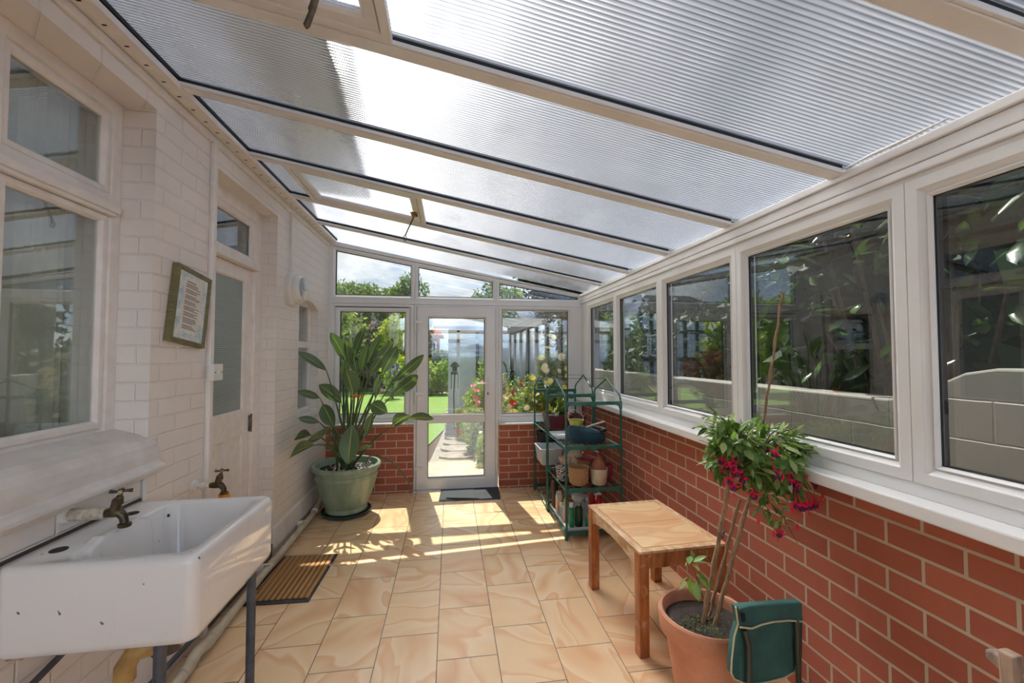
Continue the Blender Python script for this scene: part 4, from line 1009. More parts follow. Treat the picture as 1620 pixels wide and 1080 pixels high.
I(bx0 + .022, bx1 - .012, by0 + .016, by1 - .012, SZ0 + .065, .055); I(bx0 + .04, bx1 - .032, by0 + .036, by1 - .032, SZ0 + .036, .05); I(bx0 + .13, bx1 - .12, by0 + .13, by1 - .12, SZ0 + .030, .04)
mb = MB(); n = len(rings[0]); vs = [p for r_ in rings for p in r_]
fs = [(i * n + k, i * n + (k + 1) % n, (i + 1) * n + (k + 1) % n, (i + 1) * n + k) for i in range(len(rings) - 1) for k in range(n)]
fs += [tuple(range(n))[::-1], tuple(range((len(rings) - 1) * n, len(rings) * n))]
mb.add(vs, fs)
body = obj('basin', mb, 'ceramic', sk, smooth=True, auto=60)
# raised weir with overflow slot and tap holes on the back ledge
wm = MB().prism([(1.50, .70), (1.50, .848), (1.56, .872), (1.72, .872), (1.78, .848), (1.78, .70)], lambda u, v, w_: (w_ + (.016 if v < .8 else 0), u, v), -1.150, -1.108)
obj('overflow_weir', wm, 'ceramic', sk, smooth=False, bevel=.009)
obj('overflow_slot', MB().box(-1.110, -1.1055, 1.595, 1.69, .818, .832), 'black_hole', sk, bevel=.002)
for yy in (1.50, 1.80): obj('tap_hole', MB().lathe([(.001, .8615), (.022, .8615), (.022, .858)], (-1.19, yy, 0), 20), 'black_hole', sk)
obj('chip', MB().lathe([(.001, .7), (.0045, .7), (.0045, .71)], (-1.10, 1.86, .12), 10), 'black_hole', sk)
obj('backing_strip', MB().box(-1.272, -1.262, 1.385, 1.96, .858, .868), 'grey_wood_dark', sk)
# its stand
for nm, (lx, ly) in {'a': (-.790, 1.86), 'b': (-.862, 1.435)}.items():
    obj('leg', MB().tube([(lx, ly, 0), (lx, ly, .603)], .0165, 14), 'stand_metal', sk, smooth=True)
obj('stand_rail', MB().bar((-1.26, 1.86, .588), (-.79, 1.86, .588), .03, .02), 'stand_metal', sk)
obj('wall_bracket', MB().box(-1.268, -1.225, 1.44, 1.46, .575, .60), 'grey_wood', sk)
# waste: elbow and drop
wz = thing('waste_pipe', (-1.0, 1.5, 0), 'yellowed waste trap and pipe under the sink', 'pipe')
obj('elbow', MB().tube([(-.86, 1.55, .55), (-.91, 1.52, .545), (-.965, 1.49, .54), (-.985, 1.48, .50), (-.985, 1.48, .46)], [.034, .034, .030, .028, .028], 14), 'waste_yellow', wz, smooth=True)
obj('trap_nut', MB().lathe([(.001, .505), (.040, .51), (.046, .54), (.046, .585), (.036, .599)], (-.90, 1.53, 0), 18), 'brown_rubber', wz, smooth=True)
obj('drop', MB().tube([(-.985, 1.48, .47), (-.985, 1.48, .12), (-1.02, 1.50, .06), (-1.12, 1.56, .055)], .022, 12), 'waste_plastic', wz, smooth=True)
obj('shadow_bar', MB().tube([(-1.255, 1.70, .50), (-1.235, 1.40, .455), (-1.258, 1.22, .42)], .010, 8), 'lead_pipe', wz, smooth=True)  # grey bar standing in for a shadow line under the sink

# long waste pipe lying along the foot of the wall
wp = thing('waste_pipe', (-1.2, 3.0, 0), 'long cream plastic pipe running along the floor by the house wall', 'pipe')
obj('pipe', MB().tube([(-1.262, 4.40, .235), (-1.205, 4.40, .232), (-1.195, 4.36, .20), (-1.192, 4.15, .095), (-1.192, 3.95, .055), (-1.188, 3.2, .05), (-1.172, 2.37, .046)], .022, 14)
    .tube([(-1.172, 2.37, .046), (-1.168, 2.30, .046), (-1.180, 2.23, .052), (-1.172, 2.16, .045), (-1.164, 2.08, .040), (-1.155, 1.55, .036), (-1.15, 1.0, .034)], [.022, .027, .026, .027, .022, .022, .022], 14), 'waste_plastic', wp, smooth=True)
for yy, xx, zz in ((4.02, -1.192, .068), (3.10, -1.187, .05), (2.36, -1.172, .046), (2.12, -1.167, .043)):
    obj('collar', MB().lathe([(.0221, -.028), (.027, -.026), (.027, .026), (.0221, .028)], (xx, yy, zz), 18, axis='Y'), 'waste_plastic', wp, smooth=True)
for yy in (3.75, 3.02):
    obj('pipe_clip', MB().box(-1.222, -1.166, yy - .008, yy + .008, .075, .080).box(-1.25, -1.212, yy - .008, yy + .008, .0, .079), 'white_plastic', wp, bevel=.002)

# taps
def bib_tap(name, p, wrap, label, orange=False, sc=1.0):
    """brass bib tap on a pipe coming out of the wall at p"""
    x0, y0, z0 = p; r_ = thing(name, p, label, 'tap')
    L = .112 if wrap else .075
    obj('wall_flange', MB().lathe([(.001, 0), (.030, 0), (.026, .014), (.014, .018), (.001, .018)], (x0, y0, z0), 18, axis='X'), 'painted_timber', r_, smooth=True)
    if wrap:
        mb = MB(); pts = [(x0 + .01 + L * k / 14, y0, z0) for k in range(15)]
        mb.tube(pts, [.0185 + .002 * (k % 2) for k in range(15)], 14); obj('wrapped_pipe', mb, 'rope_wrap', r_, smooth=True)
    else:
        obj('wrapped_pipe', MB().tube([(x0, y0, z0), (x0 + L, y0, z0)], .011, 12).lathe([(.012, .03), (.018, .035), (.018, .05), (.012, .055)], (x0, y0, z0), 12, axis='X'), 'painted_timber', r_, smooth=True)
    ex = x0 + L
    m_ = MB().tube([(ex, y0, z0), (ex + .03, y0, z0 + .002), (ex + .05, y0, z0), (ex + .062, y0, z0 - .015), (ex + .066, y0, z0 - .038)], [.013, .017, .0155, .013, .012], 14)
    m_.lathe([(.017, -.048), (.019, -.045), (.019, -.036), (.013, -.034)], (ex + .066, y0, z0), 14)
    m_.tube([(ex + .034, y0, z0), (ex + .040, y0, z0 + .03), (ex + .050, y0, z0 + .055)], [.016, .015, .010], 12)
    m_.lathe([(.013, .028), (.0175, .030), (.0175, .044), (.012, .050)], (ex + .043, y0, z0 + .0), 6)
    obj('tap_body', m_, 'old_brass', r_, smooth=True, auto=35)
    hx, hz = ex + .053, z0 + .072
    h_ = MB().tube([(ex + .050, y0, z0 + .05), (hx, y0, hz)], .006, 8)
    for a_ in (.5, .5 + PI / 2):
        dx, dy = math.cos(a_) * .030, math.sin(a_) * .030
        h_.tube([(hx - dx, y0 - dy, hz + .004), (hx - dx * .4, y0 - dy * .4, hz), (hx + dx * .4, y0 + dy * .4, hz), (hx + dx, y0 + dy, hz - .002)], [.007, .0045, .0045, .007], 8)
    h_.lathe([(.001, .010), (.008, .008), (.009, 0), (.001, -.004)], (hx, y0, hz), 10)
    obj('handle', h_, 'old_brass', r_, smooth=True)
    if orange:
        obj('hose_connector', MB().lathe([(.010, -.095), (.011, -.07), (.024, -.066), (.024, -.045), (.001, -.044)], (ex + .066, y0, z0), 16), 'orange_plastic', r_, smooth=True, label='orange hose connector')
    return r_
bib_tap('tap', (XL + .0, 1.62, .925), True, 'tarnished brass tap on a rope wrapped pipe above the sink ledge')
bib_tap('tap', (XL + .0, 2.335, .802), False, 'brass garden tap with an orange hose connector beyond the sink', True)
o = obj('water_pipe', MB().tube([(-1.262, 1.62, .96), (-1.260, 1.91, .965), (-1.260, 1.95, .962), (-1.260, 1.972, .94), (-1.260, 1.975, .70)], .009, 8), 'painted_timber', smooth=True)
tag(o, 'white painted thin pipe bent down the wall behind the sink taps', 'pipe')

# conduits, switch, wall lamp
o = obj('conduit', MB().box(-1.271, -1.248, 2.415, 2.452, .0, 2.60), 'painted_timber', bevel=.006); tag(o, 'tall white painted conduit beside the house door', 'conduit')
sw = thing('light_switch', (-1.25, 2.44, 1.37), 'small white surface switch box on the conduit below the framed poem', 'switch')
obj('box', MB().box(-1.247, -1.215, 2.385, 2.475, 1.325, 1.412), 'white_plastic', sw, bevel=.004)
obj('rocker', MB().box(-1.2155, -1.210, 2.422, 2.440, 1.355, 1.382), 'white_plastic', sw, bevel=.003)
obj('screw', MB().lathe([(.001, .0), (.004, .0), (.004, .002)], (-1.2155, 2.398, 1.369), 8, axis='X').lathe([(.001, .0), (.004, .0), (.004, .002)], (-1.2155, 2.462, 1.369), 8, axis='X'), 'hinge_metal', sw)
o = obj('conduit', MB().box(-1.271, -1.252, 3.535, 3.56, 2.12, 2.60), 'painted_timber', bevel=.004); tag(o, 'short white conduit above the round wall lamp', 'conduit')
lp = thing('wall_lamp', (-1.27, 3.585, 1.99), 'round white bulkhead lamp with a motion sensor on the painted brick wall', 'lamp')
obj('base', MB().lathe([(.001, 0), (.138, 0), (.140, .004), (.140, .030), (.132, .038), (.118, .040)], (XL, 3.585, 1.99), 48, axis='X'), 'white_plastic', lp, smooth=True, auto=35)
obj('diffuser', MB().lathe([(.118, .038), (.116, .060), (.108, .076), (.085, .090), (.04, .094), (.001, .095)], (XL, 3.585, 1.99), 48, axis='X'), 'white_plastic', lp, smooth=True)
obj('prismatic_lens', MB().lathe([(.085, .0905), (.06, .098), (.001, .102)], (XL, 3.585, 2.0), 32, axis='X'), 'clear_grey', lp, smooth=True)
obj('sensor', MB().lathe([(.001, -.075), (.018, -.068), (.032, -.045), (.040, .0), (.001, .0)], (-1.172, 3.585, 1.975), 20), 'white_plastic', lp, smooth=True)
obj('sensor_arm', MB().box(XL + .02, -1.172, 3.565, 3.605, 1.90, 1.93), 'white_plastic', lp, bevel=.006)

# framed poem, hanging crooked
fp = thing('framed_poem', (-1.262, 2.235, 1.69), 'olive green framed poem hanging crooked on the white brick wall', 'picture')
ang = math.radians(-8.5)
def FP(u, v, w_):
    uu = u * math.cos(ang) - v * math.sin(ang); vv = u * math.sin(ang) + v * math.cos(ang)
    return (-1.268 + w_, 2.235 + uu + .012 * 0, 1.69 + vv + .02 * u)
fwid, fhei = .272, .365
obj('frame', MB().frame(rect(-fwid / 2, fwid / 2, -fhei / 2, fhei / 2), [(0, 0), (0, .029), (.018, .029), (.021, .025), (.021, 0)], FP), 'olive_frame', fp, bevel=.001)
obj('mount', MB().prism(rect(-fwid / 2 + .018, fwid / 2 - .018, -fhei / 2 + .018, fhei / 2 - .018), FP, .004, .022), 'paper', fp)
obj('sheet', MB().prism(rect(-.070, .070, -.118, .140), FP, .022, .0224), 'paper_plain', fp)
tx = MB(); rg = random.Random(4)
v_ = .118
tx.prism(rect(-.052, .020, v_, v_ + .0035), FP, .0225, .0229); v_ -= .012
for stz in range(8):
    for ln in range(3 if stz != 6 else 4):
        u_ = -.058 + (.004 if ln % 2 else 0); end = rg.uniform(.020, .062)
        while u_ < end:
            wl = rg.uniform(.004, .012); tx.prism(rect(u_, min(u_ + wl, .064), v_, v_ + .0032), FP, .0225, .0229); u_ += wl + .0022
        v_ -= .0072
    v_ -= .0062
obj('lettering', tx, 'ink', fp)
og = MB()
for k in range(46):
    u_ = rg.gauss(0, .034); v2 = -.142 + rg.uniform(-.008, .010); og.prism(rect(u_, u_ + rg.uniform(.002, .006), v2, v2 + rg.uniform(.001, .003)), FP, .0225, .0229)
tag(obj('ornament', og, 'ink_teal', fp), kind='stuff')

# door mats
cm = thing('doormat', (-1.02, 2.98, 0), 'ribbed brown coir doormat with black rubber edge near the sink', 'doormat')
def RotZ(cx, cy_, a_): return lambda x, y, z: (cx + (x - cx) * math.cos(a_) - (y - cy_) * math.sin(a_), cy_ + (x - cx) * math.sin(a_) + (y - cy_) * math.cos(a_), z)
def rbox(mb, R_, x0, x1, y0, y1, z0, z1):
    vs = [R_(x, y, z) for x in (x0, x1) for y in (y0, y1) for z in (z0, z1)]
    return mb.add(vs, [(0, 1, 3, 2), (4, 6, 7, 5), (0, 4, 5, 1), (2, 3, 7, 6), (0, 2, 6, 4), (1, 5, 7, 3)])
R1 = RotZ(-1.0, 2.98, math.radians(-1.5))
obj('rubber_base', rbox(MB(), R1, -1.190, -.812, 2.675, 3.275, 0.001, .007), 'mat_rubber', cm, bevel=.002)
cmb = MB(); k = -1.168
while k < -.850:
    rbox(cmb, R1, k, k + .0285, 2.705, 3.25, .007, .017); k += .0315
obj('coir_ribs', cmb, 'coir', cm, bevel=.004)
gm = thing('doormat', (.215, 4.49, 0), 'dark grey doormat with a curled corner in front of the garden door', 'doormat')
R2 = RotZ(.215, 4.49, math.radians(-3))
obj('rubber_base', rbox(MB(), R2, -.095, .525, 4.27, 4.70, 0.001, .006), 'mat_dark', gm, bevel=.002)
obj('pile', rbox(MB(), R2, -.080, .26, 4.295, 4.685, .006, .010), 'mat_grey', gm)
obj('curled_edge', MB().tube([(-.03, 4.335, .014), (.03, 4.315, .015), (.12, 4.305, .013), (.22, 4.30, .010), (.30, 4.297, .007)], [.010, .012, .009, .006, .003], 8), 'mat_dark', gm, smooth=True)

# low table with stone look tiles let into the top
tb_ = thing('side_table', (1.12, 2.28, 0), 'low worn wooden table with sandstone tiled top against the brick wall', 'table')
RT = RotZ(1.12, 2.28, math.radians(3.0))
def tbx(nm, x0, x1, y0, y1, z0, z1, m_, bev=.003): return obj(nm, rbox(MB(), RT, x0, x1, y0, y1, z0, z1), m_, tb_, bevel=bev)
x0, x1, y0, y1, zt = .892, 1.372, 1.955, 2.610, .507
for (lx, ly) in ((x0, y0), (x1 - .052, y0), (x0, y1 - .052), (x1 - .052, y1 - .052)):
    tbx('leg', lx, lx + .052, ly, ly + .052, 0, zt - .012, 'table_wood')
# rails: straight ends and shallow arched long sides
def arched(nm, fn, L0, L1, w0, w1, mt):
    poly = [(L0, zt - .012), (L0, zt - .100)] + [(L0 + (L1 - L0) * k / 12, zt - .092 + .030 * math.sin(PI * k / 12)) for k in range(1, 12)] + [(L1, zt - .100), (L1, zt - .012)]
    return obj(nm, MB().prism(poly, fn, w0, w1), mt, tb_, bevel=.002)
arched('rail', lambda u, v, w_: RT(w_, u, v), y0 + .052, y1 - .052, x0 + .006, x0 + .026, 'table_wood_pale')
arched('rail', lambda u, v, w_: RT(w_, u, v), y0 + .052, y1 - .052, x1 - .026, x1 - .006, 'table_wood')
tbx('rail', x0 + .052, x1 - .052, y0 + .006, y0 + .026, zt - .088, zt - .012, 'table_wood')
tbx('rail', x0 + .052, x1 - .052, y1 - .026, y1 - .006, zt - .088, zt - .012, 'table_wood')
fr_ = MB().frame([(x0 - .002, y0 - .002), (x1 + .002, y0 - .002), (x1 + .002, y1 + .002), (x0 - .002, y1 + .002)], [(0, zt - .012), (0, zt), (.040, zt), (.040, zt - .012)], lambda u, v, w_: RT(u, v, w_))
obj('top_frame', fr_, 'table_wood_pale', tb_, bevel=.0015)
for ya, yb2 in ((y0 + .040, 2.281), (2.284, y1 - .040)):
    tbx('top_tile', x0 + .040, x1 - .040, ya, yb2, zt - .011, zt + .0015, 'sandstone_tile', .001)

# green tiered racks (two, end to end against the brick wall)
def make_rack(y0, y1, label):
    x0, x1 = .915, 1.372; r_ = thing('shelf_rack', ((x0 + x1) / 2, (y0 + y1) / 2, 0), label, 'shelf rack', 'green tubular shelf racks')
    ym = (y0 + y1) / 2
    for xx in (x0, x1):
        for yy in (y0, y1):
            obj('post', MB().tube([(xx, yy, .001), (xx, yy, 1.085)], .0085, 10), 'rack_green', r_, smooth=True)
            obj('foot', MB().box(xx - .013, xx + .013, yy - .013, yy + .013, 0, .072), 'rack_green', r_, bevel=.004)
        pts = [(xx, y0, 1.08), (xx, y0 + .01, 1.115), (xx, y0 + .035, 1.14), (xx, ym - .02, 1.242), (xx, ym, 1.252), (xx, ym + .02, 1.242), (xx, y1 - .035, 1.14), (xx, y1 - .01, 1.115), (xx, y1, 1.08)]
        obj('gable_tube', MB().tube(pts, .0075, 10), 'rack_green', r_, smooth=True)
    obj('ridge_wire', MB().tube([(x0, ym, 1.254), (x1, ym, 1.254)], .0018, 6), 'wire_dark', r_)
    for z in (.055, .385, .720, 1.070):
        for yy in (y0, y1):
            poly = [(x0 - .010, z + .016), (x0 - .010, z - .048), (x0 + .010, z - .048), (x0 + .016, z - .026), (x0 + .034, z - .012), ((x0 + x1) / 2 - .03, z - .012), ((x0 + x1) / 2 - .015, z - .024),
                    ((x0 + x1) / 2 + .015, z - .024), ((x0 + x1) / 2 + .03, z - .012), (x1 - .034, z - .012), (x1 - .016, z - .026), (x1 - .010, z - .048), (x1 + .010, z - .048), (x1 + .010, z + .016)]
            if z < .1: poly = [(u, max(v, z - .030)) for u, v in poly]
            obj('end_rail', MB().prism(poly, lambda u, v, w_: (u, w_, v), yy - .010, yy + .010), 'rack_green', r_, bevel=.002)
        if z < 1:
            for xx in (x0, x1):
                obj('side_rail', MB().tube([(xx, y0, z), (xx, y1, z)], .0065, 8), 'rack_green', r_, smooth=True)
            g_ = MB()
            for k in range(1, 10):
                xx = x0 + (x1 - x0) * k / 10; g_.tube([(xx, y0 + .011, z + .004), (xx, y1 - .011, z + .004)], .0026, 6)
            for yy in (y0 + .16, ym, y1 - .16): g_.tube([(x0, yy, z + .000), (x1, yy, z + .000)], .0026, 6)
            obj('wire_shelf', g_, 'wire_dark', r_)
    return r_
make_rack(3.245, 3.875, 'green tubular shelf rack nearer to the table, with bottles on its lowest tier')
make_rack(3.915, 4.495, 'green tubular shelf rack at the far end, beside the end wall')
ZS = (.0625, .3925, .7275)

def pot_thing(name, x, y, z, prof, m_, label, cat='pot', seg=28, soil=None, sx=1, sy=1, **k):
    r_ = thing(name, (x, y, z), label, cat)
    h_ = prof[-1][1]; t_ = .006
    inner = [(max(.001, r - t_), max(v, prof[0][1] + t_)) for r, v in prof[::-1]]
    pf_ = [(.001, prof[0][1])] + prof + inner + [(.001, prof[0][1] + t_)]
    obj('body', MB().lathe([(a, c_ + z) for a, c_ in pf_], (x, y, 0), seg, sx=sx, sy=sy), m_, r_, smooth=True, auto=40)
    return r_
# --- near rack, upper tier: tray, canvas trug, lime bucket, handle
r_ = thing('tray', (1.03, 3.76, ZS[2]), 'shallow white tray lying on the upper tier of the near rack', 'tray')
obj('base', MB().box(.93, 1.16, 3.58, 3.855, ZS[2] + .001, ZS[2] + .005).frame(rect(.925, 1.165, 3.575, 3.860), [(0, ZS[2] + .001), (0, ZS[2] + .018), (.006, ZS[2] + .018), (.012, ZS[2] + .004)], lambda u, v, w_: (u, v, w_)), 'tray_white', r_)
r_ = thing('tool_bag', (1.15, 3.42, ZS[2]), 'slumped dark teal canvas tool bag on the upper tier of the near rack', 'bag')
ringsb = []
for k, (z_, hx, hy) in enumerate(((.001, .13, .10), (.02, .155, .125), (.06, .165, .13), (.10, .155, .12), (.125, .125, .095), (.13, .10, .07), (.10, .08, .05))):
    rr = []
    for j in range(28):
        a_ = 2 * PI * j / 28; ca, sa = math.cos(a_), math.sin(a_)
        q = 1.0 / max(abs(ca), abs(sa)) ** .55
        zz = z_ * (1 - .30 * ca * (z_ > .04)) + (.010 * math.sin(3 * a_ + k) if z_ > .05 else 0)
        rr.append((1.135 + ca * q * hx * (1 + .03 * math.sin(5 * a_ + k)), 3.42 + sa * q * hy * (1 + .03 * math.cos(4 * a_)), ZS[2] + zz))
    ringsb.append(rr)
mb = MB(); n = 28; mb.add([p for q in ringsb for p in q], [(i * n + k, i * n + (k + 1) % n, (i + 1) * n + (k + 1) % n, (i + 1) * n + k) for i in range(6) for k in range(n)] + [tuple(range(n))[::-1], tuple(range(6 * n, 7 * n))])
obj('body', mb, 'bag_teal', r_, smooth=True, subd=1)
obj('flap', MB().tube([(1.22, 3.30, ZS[2] + .112), (1.28, 3.36, ZS[2] + .108), (1.27, 3.44, ZS[2] + .108), (1.22, 3.50, ZS[2] + .12)], [.012, .020, .018, .010], 8), 'bag_leather', r_, smooth=True)
r_ = thing('bucket', (1.045, 3.40, ZS[2] + .13), 'small lime green enamel bucket with wire handle on top of the tool bag', 'bucket')
bz = ZS[2] + .136
obj('body', MB().lathe([(.001, bz), (.048, bz), (.062, bz + .050), (.066, bz + .052), (.066, bz + .058), (.058, bz + .056), (.046, bz + .006), (.001, bz + .006)], (1.045, 3.40, 0), 26), 'lime_enamel', r_, smooth=True)
hp = [(1.045 - .066 * math.cos(q) - .02 * math.sin(q), 3.40, bz + .055 + .085 * math.sin(q)) for q in np.linspace(0, PI, 13)]
obj('handle', MB().tube(hp, .0028, 6), 'cream_ribbed', r_, smooth=True)
o = obj('bamboo_stick', MB().tube([(1.12, 3.36, ZS[2] + .137), (1.255, 3.30, ZS[2] + .190)], .0065, 8), 'cream_ribbed', smooth=True); tag(o, 'short pale bamboo stick leaning on the tool bag', 'stick')
# --- near rack, middle tier
pot_thing('basket', 1.055, 3.37, ZS[1], [(.052, .002), (.075, .02), (.082, .07), (.086, .135), (.088, .148)], 'wicker', 'round woven wicker basket at the front of the middle tier', 'basket')
pot_thing('plant_pot', 1.225, 3.36, ZS[1], [(.050, .002), (.058, .012)] + [(.060 + .012 * k / 8 + (.0025 if k % 2 else 0), .02 + .105 * k / 8) for k in range(9)] + [(.074, .132)], 'cream_ribbed', 'cream ribbed pot holding a terracotta pot, middle tier of the near rack', 'pot')
r_ = thing('terracotta_pot', (1.225, 3.36, ZS[1] + .10), 'terracotta pot turned upside down inside the cream ribbed pot', 'pot')
obj('body', MB().lathe([(.060, .10), (.058, .135), (.052, .165), (.040, .20), (.026, .225), (.010, .240), (.001, .242)], (1.222, 3.36, ZS[1]), 20), 'terracotta_dull', r_, smooth=True)
pot_thing('plant_pot', 1.325, 3.45, ZS[1], [(.034, .002), (.048, .05), (.060, .13), (.063, .14)], 'plum_pot', 'plum coloured pot at the wall side of the middle tier', 'pot')
pot_thing('plant_pot', .960, 3.52, ZS[1], [(.045, .002), (.056, .05), (.062, .13), (.064, .142)], 'patterned_glaze', 'navy and white patterned glazed pot on the left of the middle tier', 'pot')
r_ = pot_thing('plant_pot', .985, 3.53, ZS[1] + .08, [(.036, .002), (.046, .05), (.054, .11)], 'peach_pot', 'peach coloured pot standing inside the patterned pot', 'pot')
r_ = thing('plant_pot', (1.09, 3.62, ZS[1]), 'rounded cream pot at the back of the middle tier', 'pot')
obj('body', MB().lathe([(.001, .002), (.05, .004), (.075, .05), (.085, .12), (.08, .19), (.06, .235), (.03, .255), (.001, .258)], (1.09, 3.64, ZS[1]), 24), 'cream_ribbed', r_, smooth=True)
o = obj('saucer', MB().lathe([(.001, .002), (.07, .002), (.09, .02), (.086, .02), (.068, .008), (.001, .008)], (1.160, 3.53, ZS[1] + .166), 24), 'crimson', smooth=True); tag(o, 'bright red plant saucer lying on the pots of the middle tier', 'saucer')
st_ = obj('terracotta_pot', MB().lathe([(.030, .002), (.056, .14), (.062, .142), (.062, .165), (.054, .165), (.028, .01), (.001, .01)], (1.165, 3.53, ZS[1] + .0), 20), 'terracotta_dull', smooth=True); tag(st_, 'terracotta pot under the red saucer in the middle tier', 'pot')
pot_thing('terracotta_pot', 1.26, 3.66, ZS[1], [(.05, .002), (.068, .15), (.075, .152), (.075, .19)], 'terracotta_dull', 'brown terracotta pot at the back by the brick wall, middle tier', 'pot')
# --- near rack, bottom tier: tray of bottles
r_ = thing('tray', (1.14, 3.52, ZS[0]), 'long white tray holding garden bottles on the lowest tier', 'tray')
obj('base', MB().box(.93, 1.35, 3.275, 3.845, ZS[0] + .001, ZS[0] + .005).frame(rect(.925, 1.355, 3.27, 3.85), [(0, ZS[0] + .001), (0, ZS[0] + .022), (.006, ZS[0] + .022), (.012, ZS[0] + .004)], lambda u, v, w_: (u, v, w_)), 'tray_white', r_)
zb = ZS[0] + .0055
def bottle(x, y, h_, r0, m_, label, cap=None, capm='white_plastic', trig=None, sx=1.0, lab=None, shoulder=.75, name='bottle'):
    r_ = thing(name, (x, y, zb), label, 'bottle')
    pf_ = [(.001, 0), (r0 * .94, 0), (r0, .006), (r0, h_ * shoulder), (r0 * .8, h_ * (shoulder + .08)), (r0 * .38, h_ * (shoulder + .14)), (r0 * .36, h_), (.001, h_)]
    obj('body', MB().lathe([(a, c_ + zb) for a, c_ in pf_], (x, y, 0), 18, sx=sx), m_, r_, smooth=True, auto=50)
    if lab: obj('label', MB().lathe([(r0 * 1.015, zb + h_ * .18), (r0 * 1.02, zb + h_ * .2), (r0 * 1.02, zb + h_ * .6), (r0 * 1.015, zb + h_ * .62)], (x, y, 0), 18, sx=sx), lab, r_, smooth=True)
    if cap: obj('cap', MB().lathe([(.001, zb + h_ - .004), (cap, zb + h_ - .004), (cap, zb + h_ + .022), (cap * .8, zb + h_ + .026), (.001, zb + h_ + .026)], (x, y, 0), 14), capm, r_, smooth=True)
    if trig:
        t_ = MB().tube([(x + .018, y, zb + h_ + .030), (x - .012, y, zb + h_ + .036), (x - .040, y, zb + h_ + .030)], [.012, .014, .008], 8)
        t_.tube([(x - .016, y, zb + h_ + .025), (x - .028, y, zb + h_ + .005), (x - .026, y, zb + h_ - .018)], [.006, .005, .004], 6)
        obj('spray_trigger', t_, trig, r_, smooth=True)
    return r_
sb_ = bottle(1.045, 3.345, .165, .033, 'bottle_dark_green', 'dark green spray bottle with a clear top in the bottle tray', .016, 'clear_grey', 'clear_grey', shoulder=.86)
obj('clear_cap', MB().lathe([(.014, zb + .18), (.042, zb + .20), (.055, zb + .225), (.050, zb + .250), (.025, zb + .262), (.001, zb + .262)], (1.045, 3.36, 0), 16), 'clear_grey', sb_, smooth=True, label='crumpled clear cap')
bottle(.982, 3.33, .165, .020, 'bottle_green', 'tall emerald green bottle with white lid beside the rack post', .017, 'white_plastic', shoulder=.86)
bottle(1.115, 3.315, .075, .021, 'bottle_bright_green', 'small bright green bottle with lime cap at the front of the tray', .010, 'lime_enamel')
bottle(1.175, 3.34, .150, .026, 'bottle_blue', 'pale blue labelled bottle with a red cap in the tray', .020, 'red_plastic', None, lab='label_blue')
bottle(1.150, 3.45, .165, .028, 'clear_grey', 'clear spray bottle with pale trigger behind the blue labelled bottle', .014, 'white_plastic', 'clear_grey')
bottle(1.245, 3.42, .190, .032, 'red_plastic', 'red spray bottle with a white trigger at the right of the tray', .018, 'red_plastic', 'white_plastic', shoulder=.8)
bottle(1.225, 3.52, .230, .030, 'red_plastic', 'taller dark capped red bottle at the back of the tray', .016, 'black_plastic')
bottle(1.090, 3.50, .185, .030, 'bottle_blue', 'grey blue bottle hidden behind the dark green spray bottle', .018, 'clear_grey')
def carton(x, y, w_, d_, h_, m_, label, lab=None, gable=True):
    r_ = thing('carton', (x, y, zb), label, 'carton')
    b_ = MB().box(x - w_ / 2, x + w_ / 2, y - d_ / 2, y + d_ / 2, zb, zb + h_)
    obj('body', b_, m_, r_, bevel=.002)
    if gable: obj('gable_top', MB().prism([(y - d_ / 2, zb + h_), (y + d_ / 2, zb + h_), (y + .003, zb + h_ + .035), (y + .003, zb + h_ + .05), (y - .003, zb + h_ + .05), (y - .003, zb + h_ + .035)], lambda u, v, q: (q, u, v), x - w_ / 2 + .001, x + w_ / 2 - .001), 'carton_white', r_)
    if lab: obj('label', MB().box(x - w_ / 2 - .0012, x - w_ / 2 + .001, y - d_ / 2 + .006, y + d_ / 2 - .006, zb + h_ * .15, zb + h_ * .8).box(x - w_ / 2 + .006, x + w_ / 2 - .006, y - d_ / 2 - .0012, y - d_ / 2 + .001, zb + h_ * .15, zb + h_ * .8), lab, r_)
carton(.962, 3.66, .045, .06, .135, 'carton_white', 'white gable topped carton on the left side of the bottle tray', 'label_orange')
carton(.962, 3.53, .040, .06, .120, 'carton_white', 'blue and orange printed carton in the bottle tray', 'label_blue', False)
carton(.960, 3.44, .035, .05, .125, 'carton_white', 'slim carton with an orange print next to the emerald bottle', 'label_orange', False)
bottle(1.01, 3.60, .150, .024, 'label_yellow', 'yellow bottle with a black cap behind the cartons', .014, 'black_plastic')
o = obj('rubber_boot', MB().tube([(.95, 3.80, .30), (.955, 3.80, .16), (.962, 3.78, .10), (.972, 3.74, .0685 + .01)], [.012, .020, .034, .012], 10), 'brown_rubber', smooth=True); 
o.location = (0, 0, 0); tag(o, 'brown rubber boot shaped object standing at the back left of the lowest tier', 'boot')
# --- far rack
r_ = thing('planter', (1.12, 4.20, ZS[2]), 'burgundy square planter with young green plants on the upper tier of the far rack', 'planter')
def taper(mb, cx, cy_, z0, z1, a0, b0, a1, b1, t_=.006):
    vs = [(cx + i * a, cy_ + j * b_, z) for z, a, b_ in ((z0, a0, b0), (z1, a1, b1), (z1, a1 - t_, b1 - t_), (z0 + t_, a0 - t_, b0 - t_)) for i, j in ((-1, -1), (1, -1), (1, 1), (-1, 1))]
    fs = [(3, 2, 1, 0), (12, 13, 14, 15)] + [(4 * k + j, 4 * k + (j + 1) % 4, 4 * k + 4 + (j + 1) % 4, 4 * k + 4 + j) for k in range(3) for j in range(4)]
    return mb.add(vs, fs)
obj('body', taper(MB(), 1.09, 4.20, ZS[2] + .001, ZS[2] + .135, .105, .13, .125, .15), 'burgundy', r_, bevel=.003)
obj('soil', MB().box(1.00, 1.18, 4.08, 4.32, ZS[2] + .10, ZS[2] + .112), 'compost', r_)
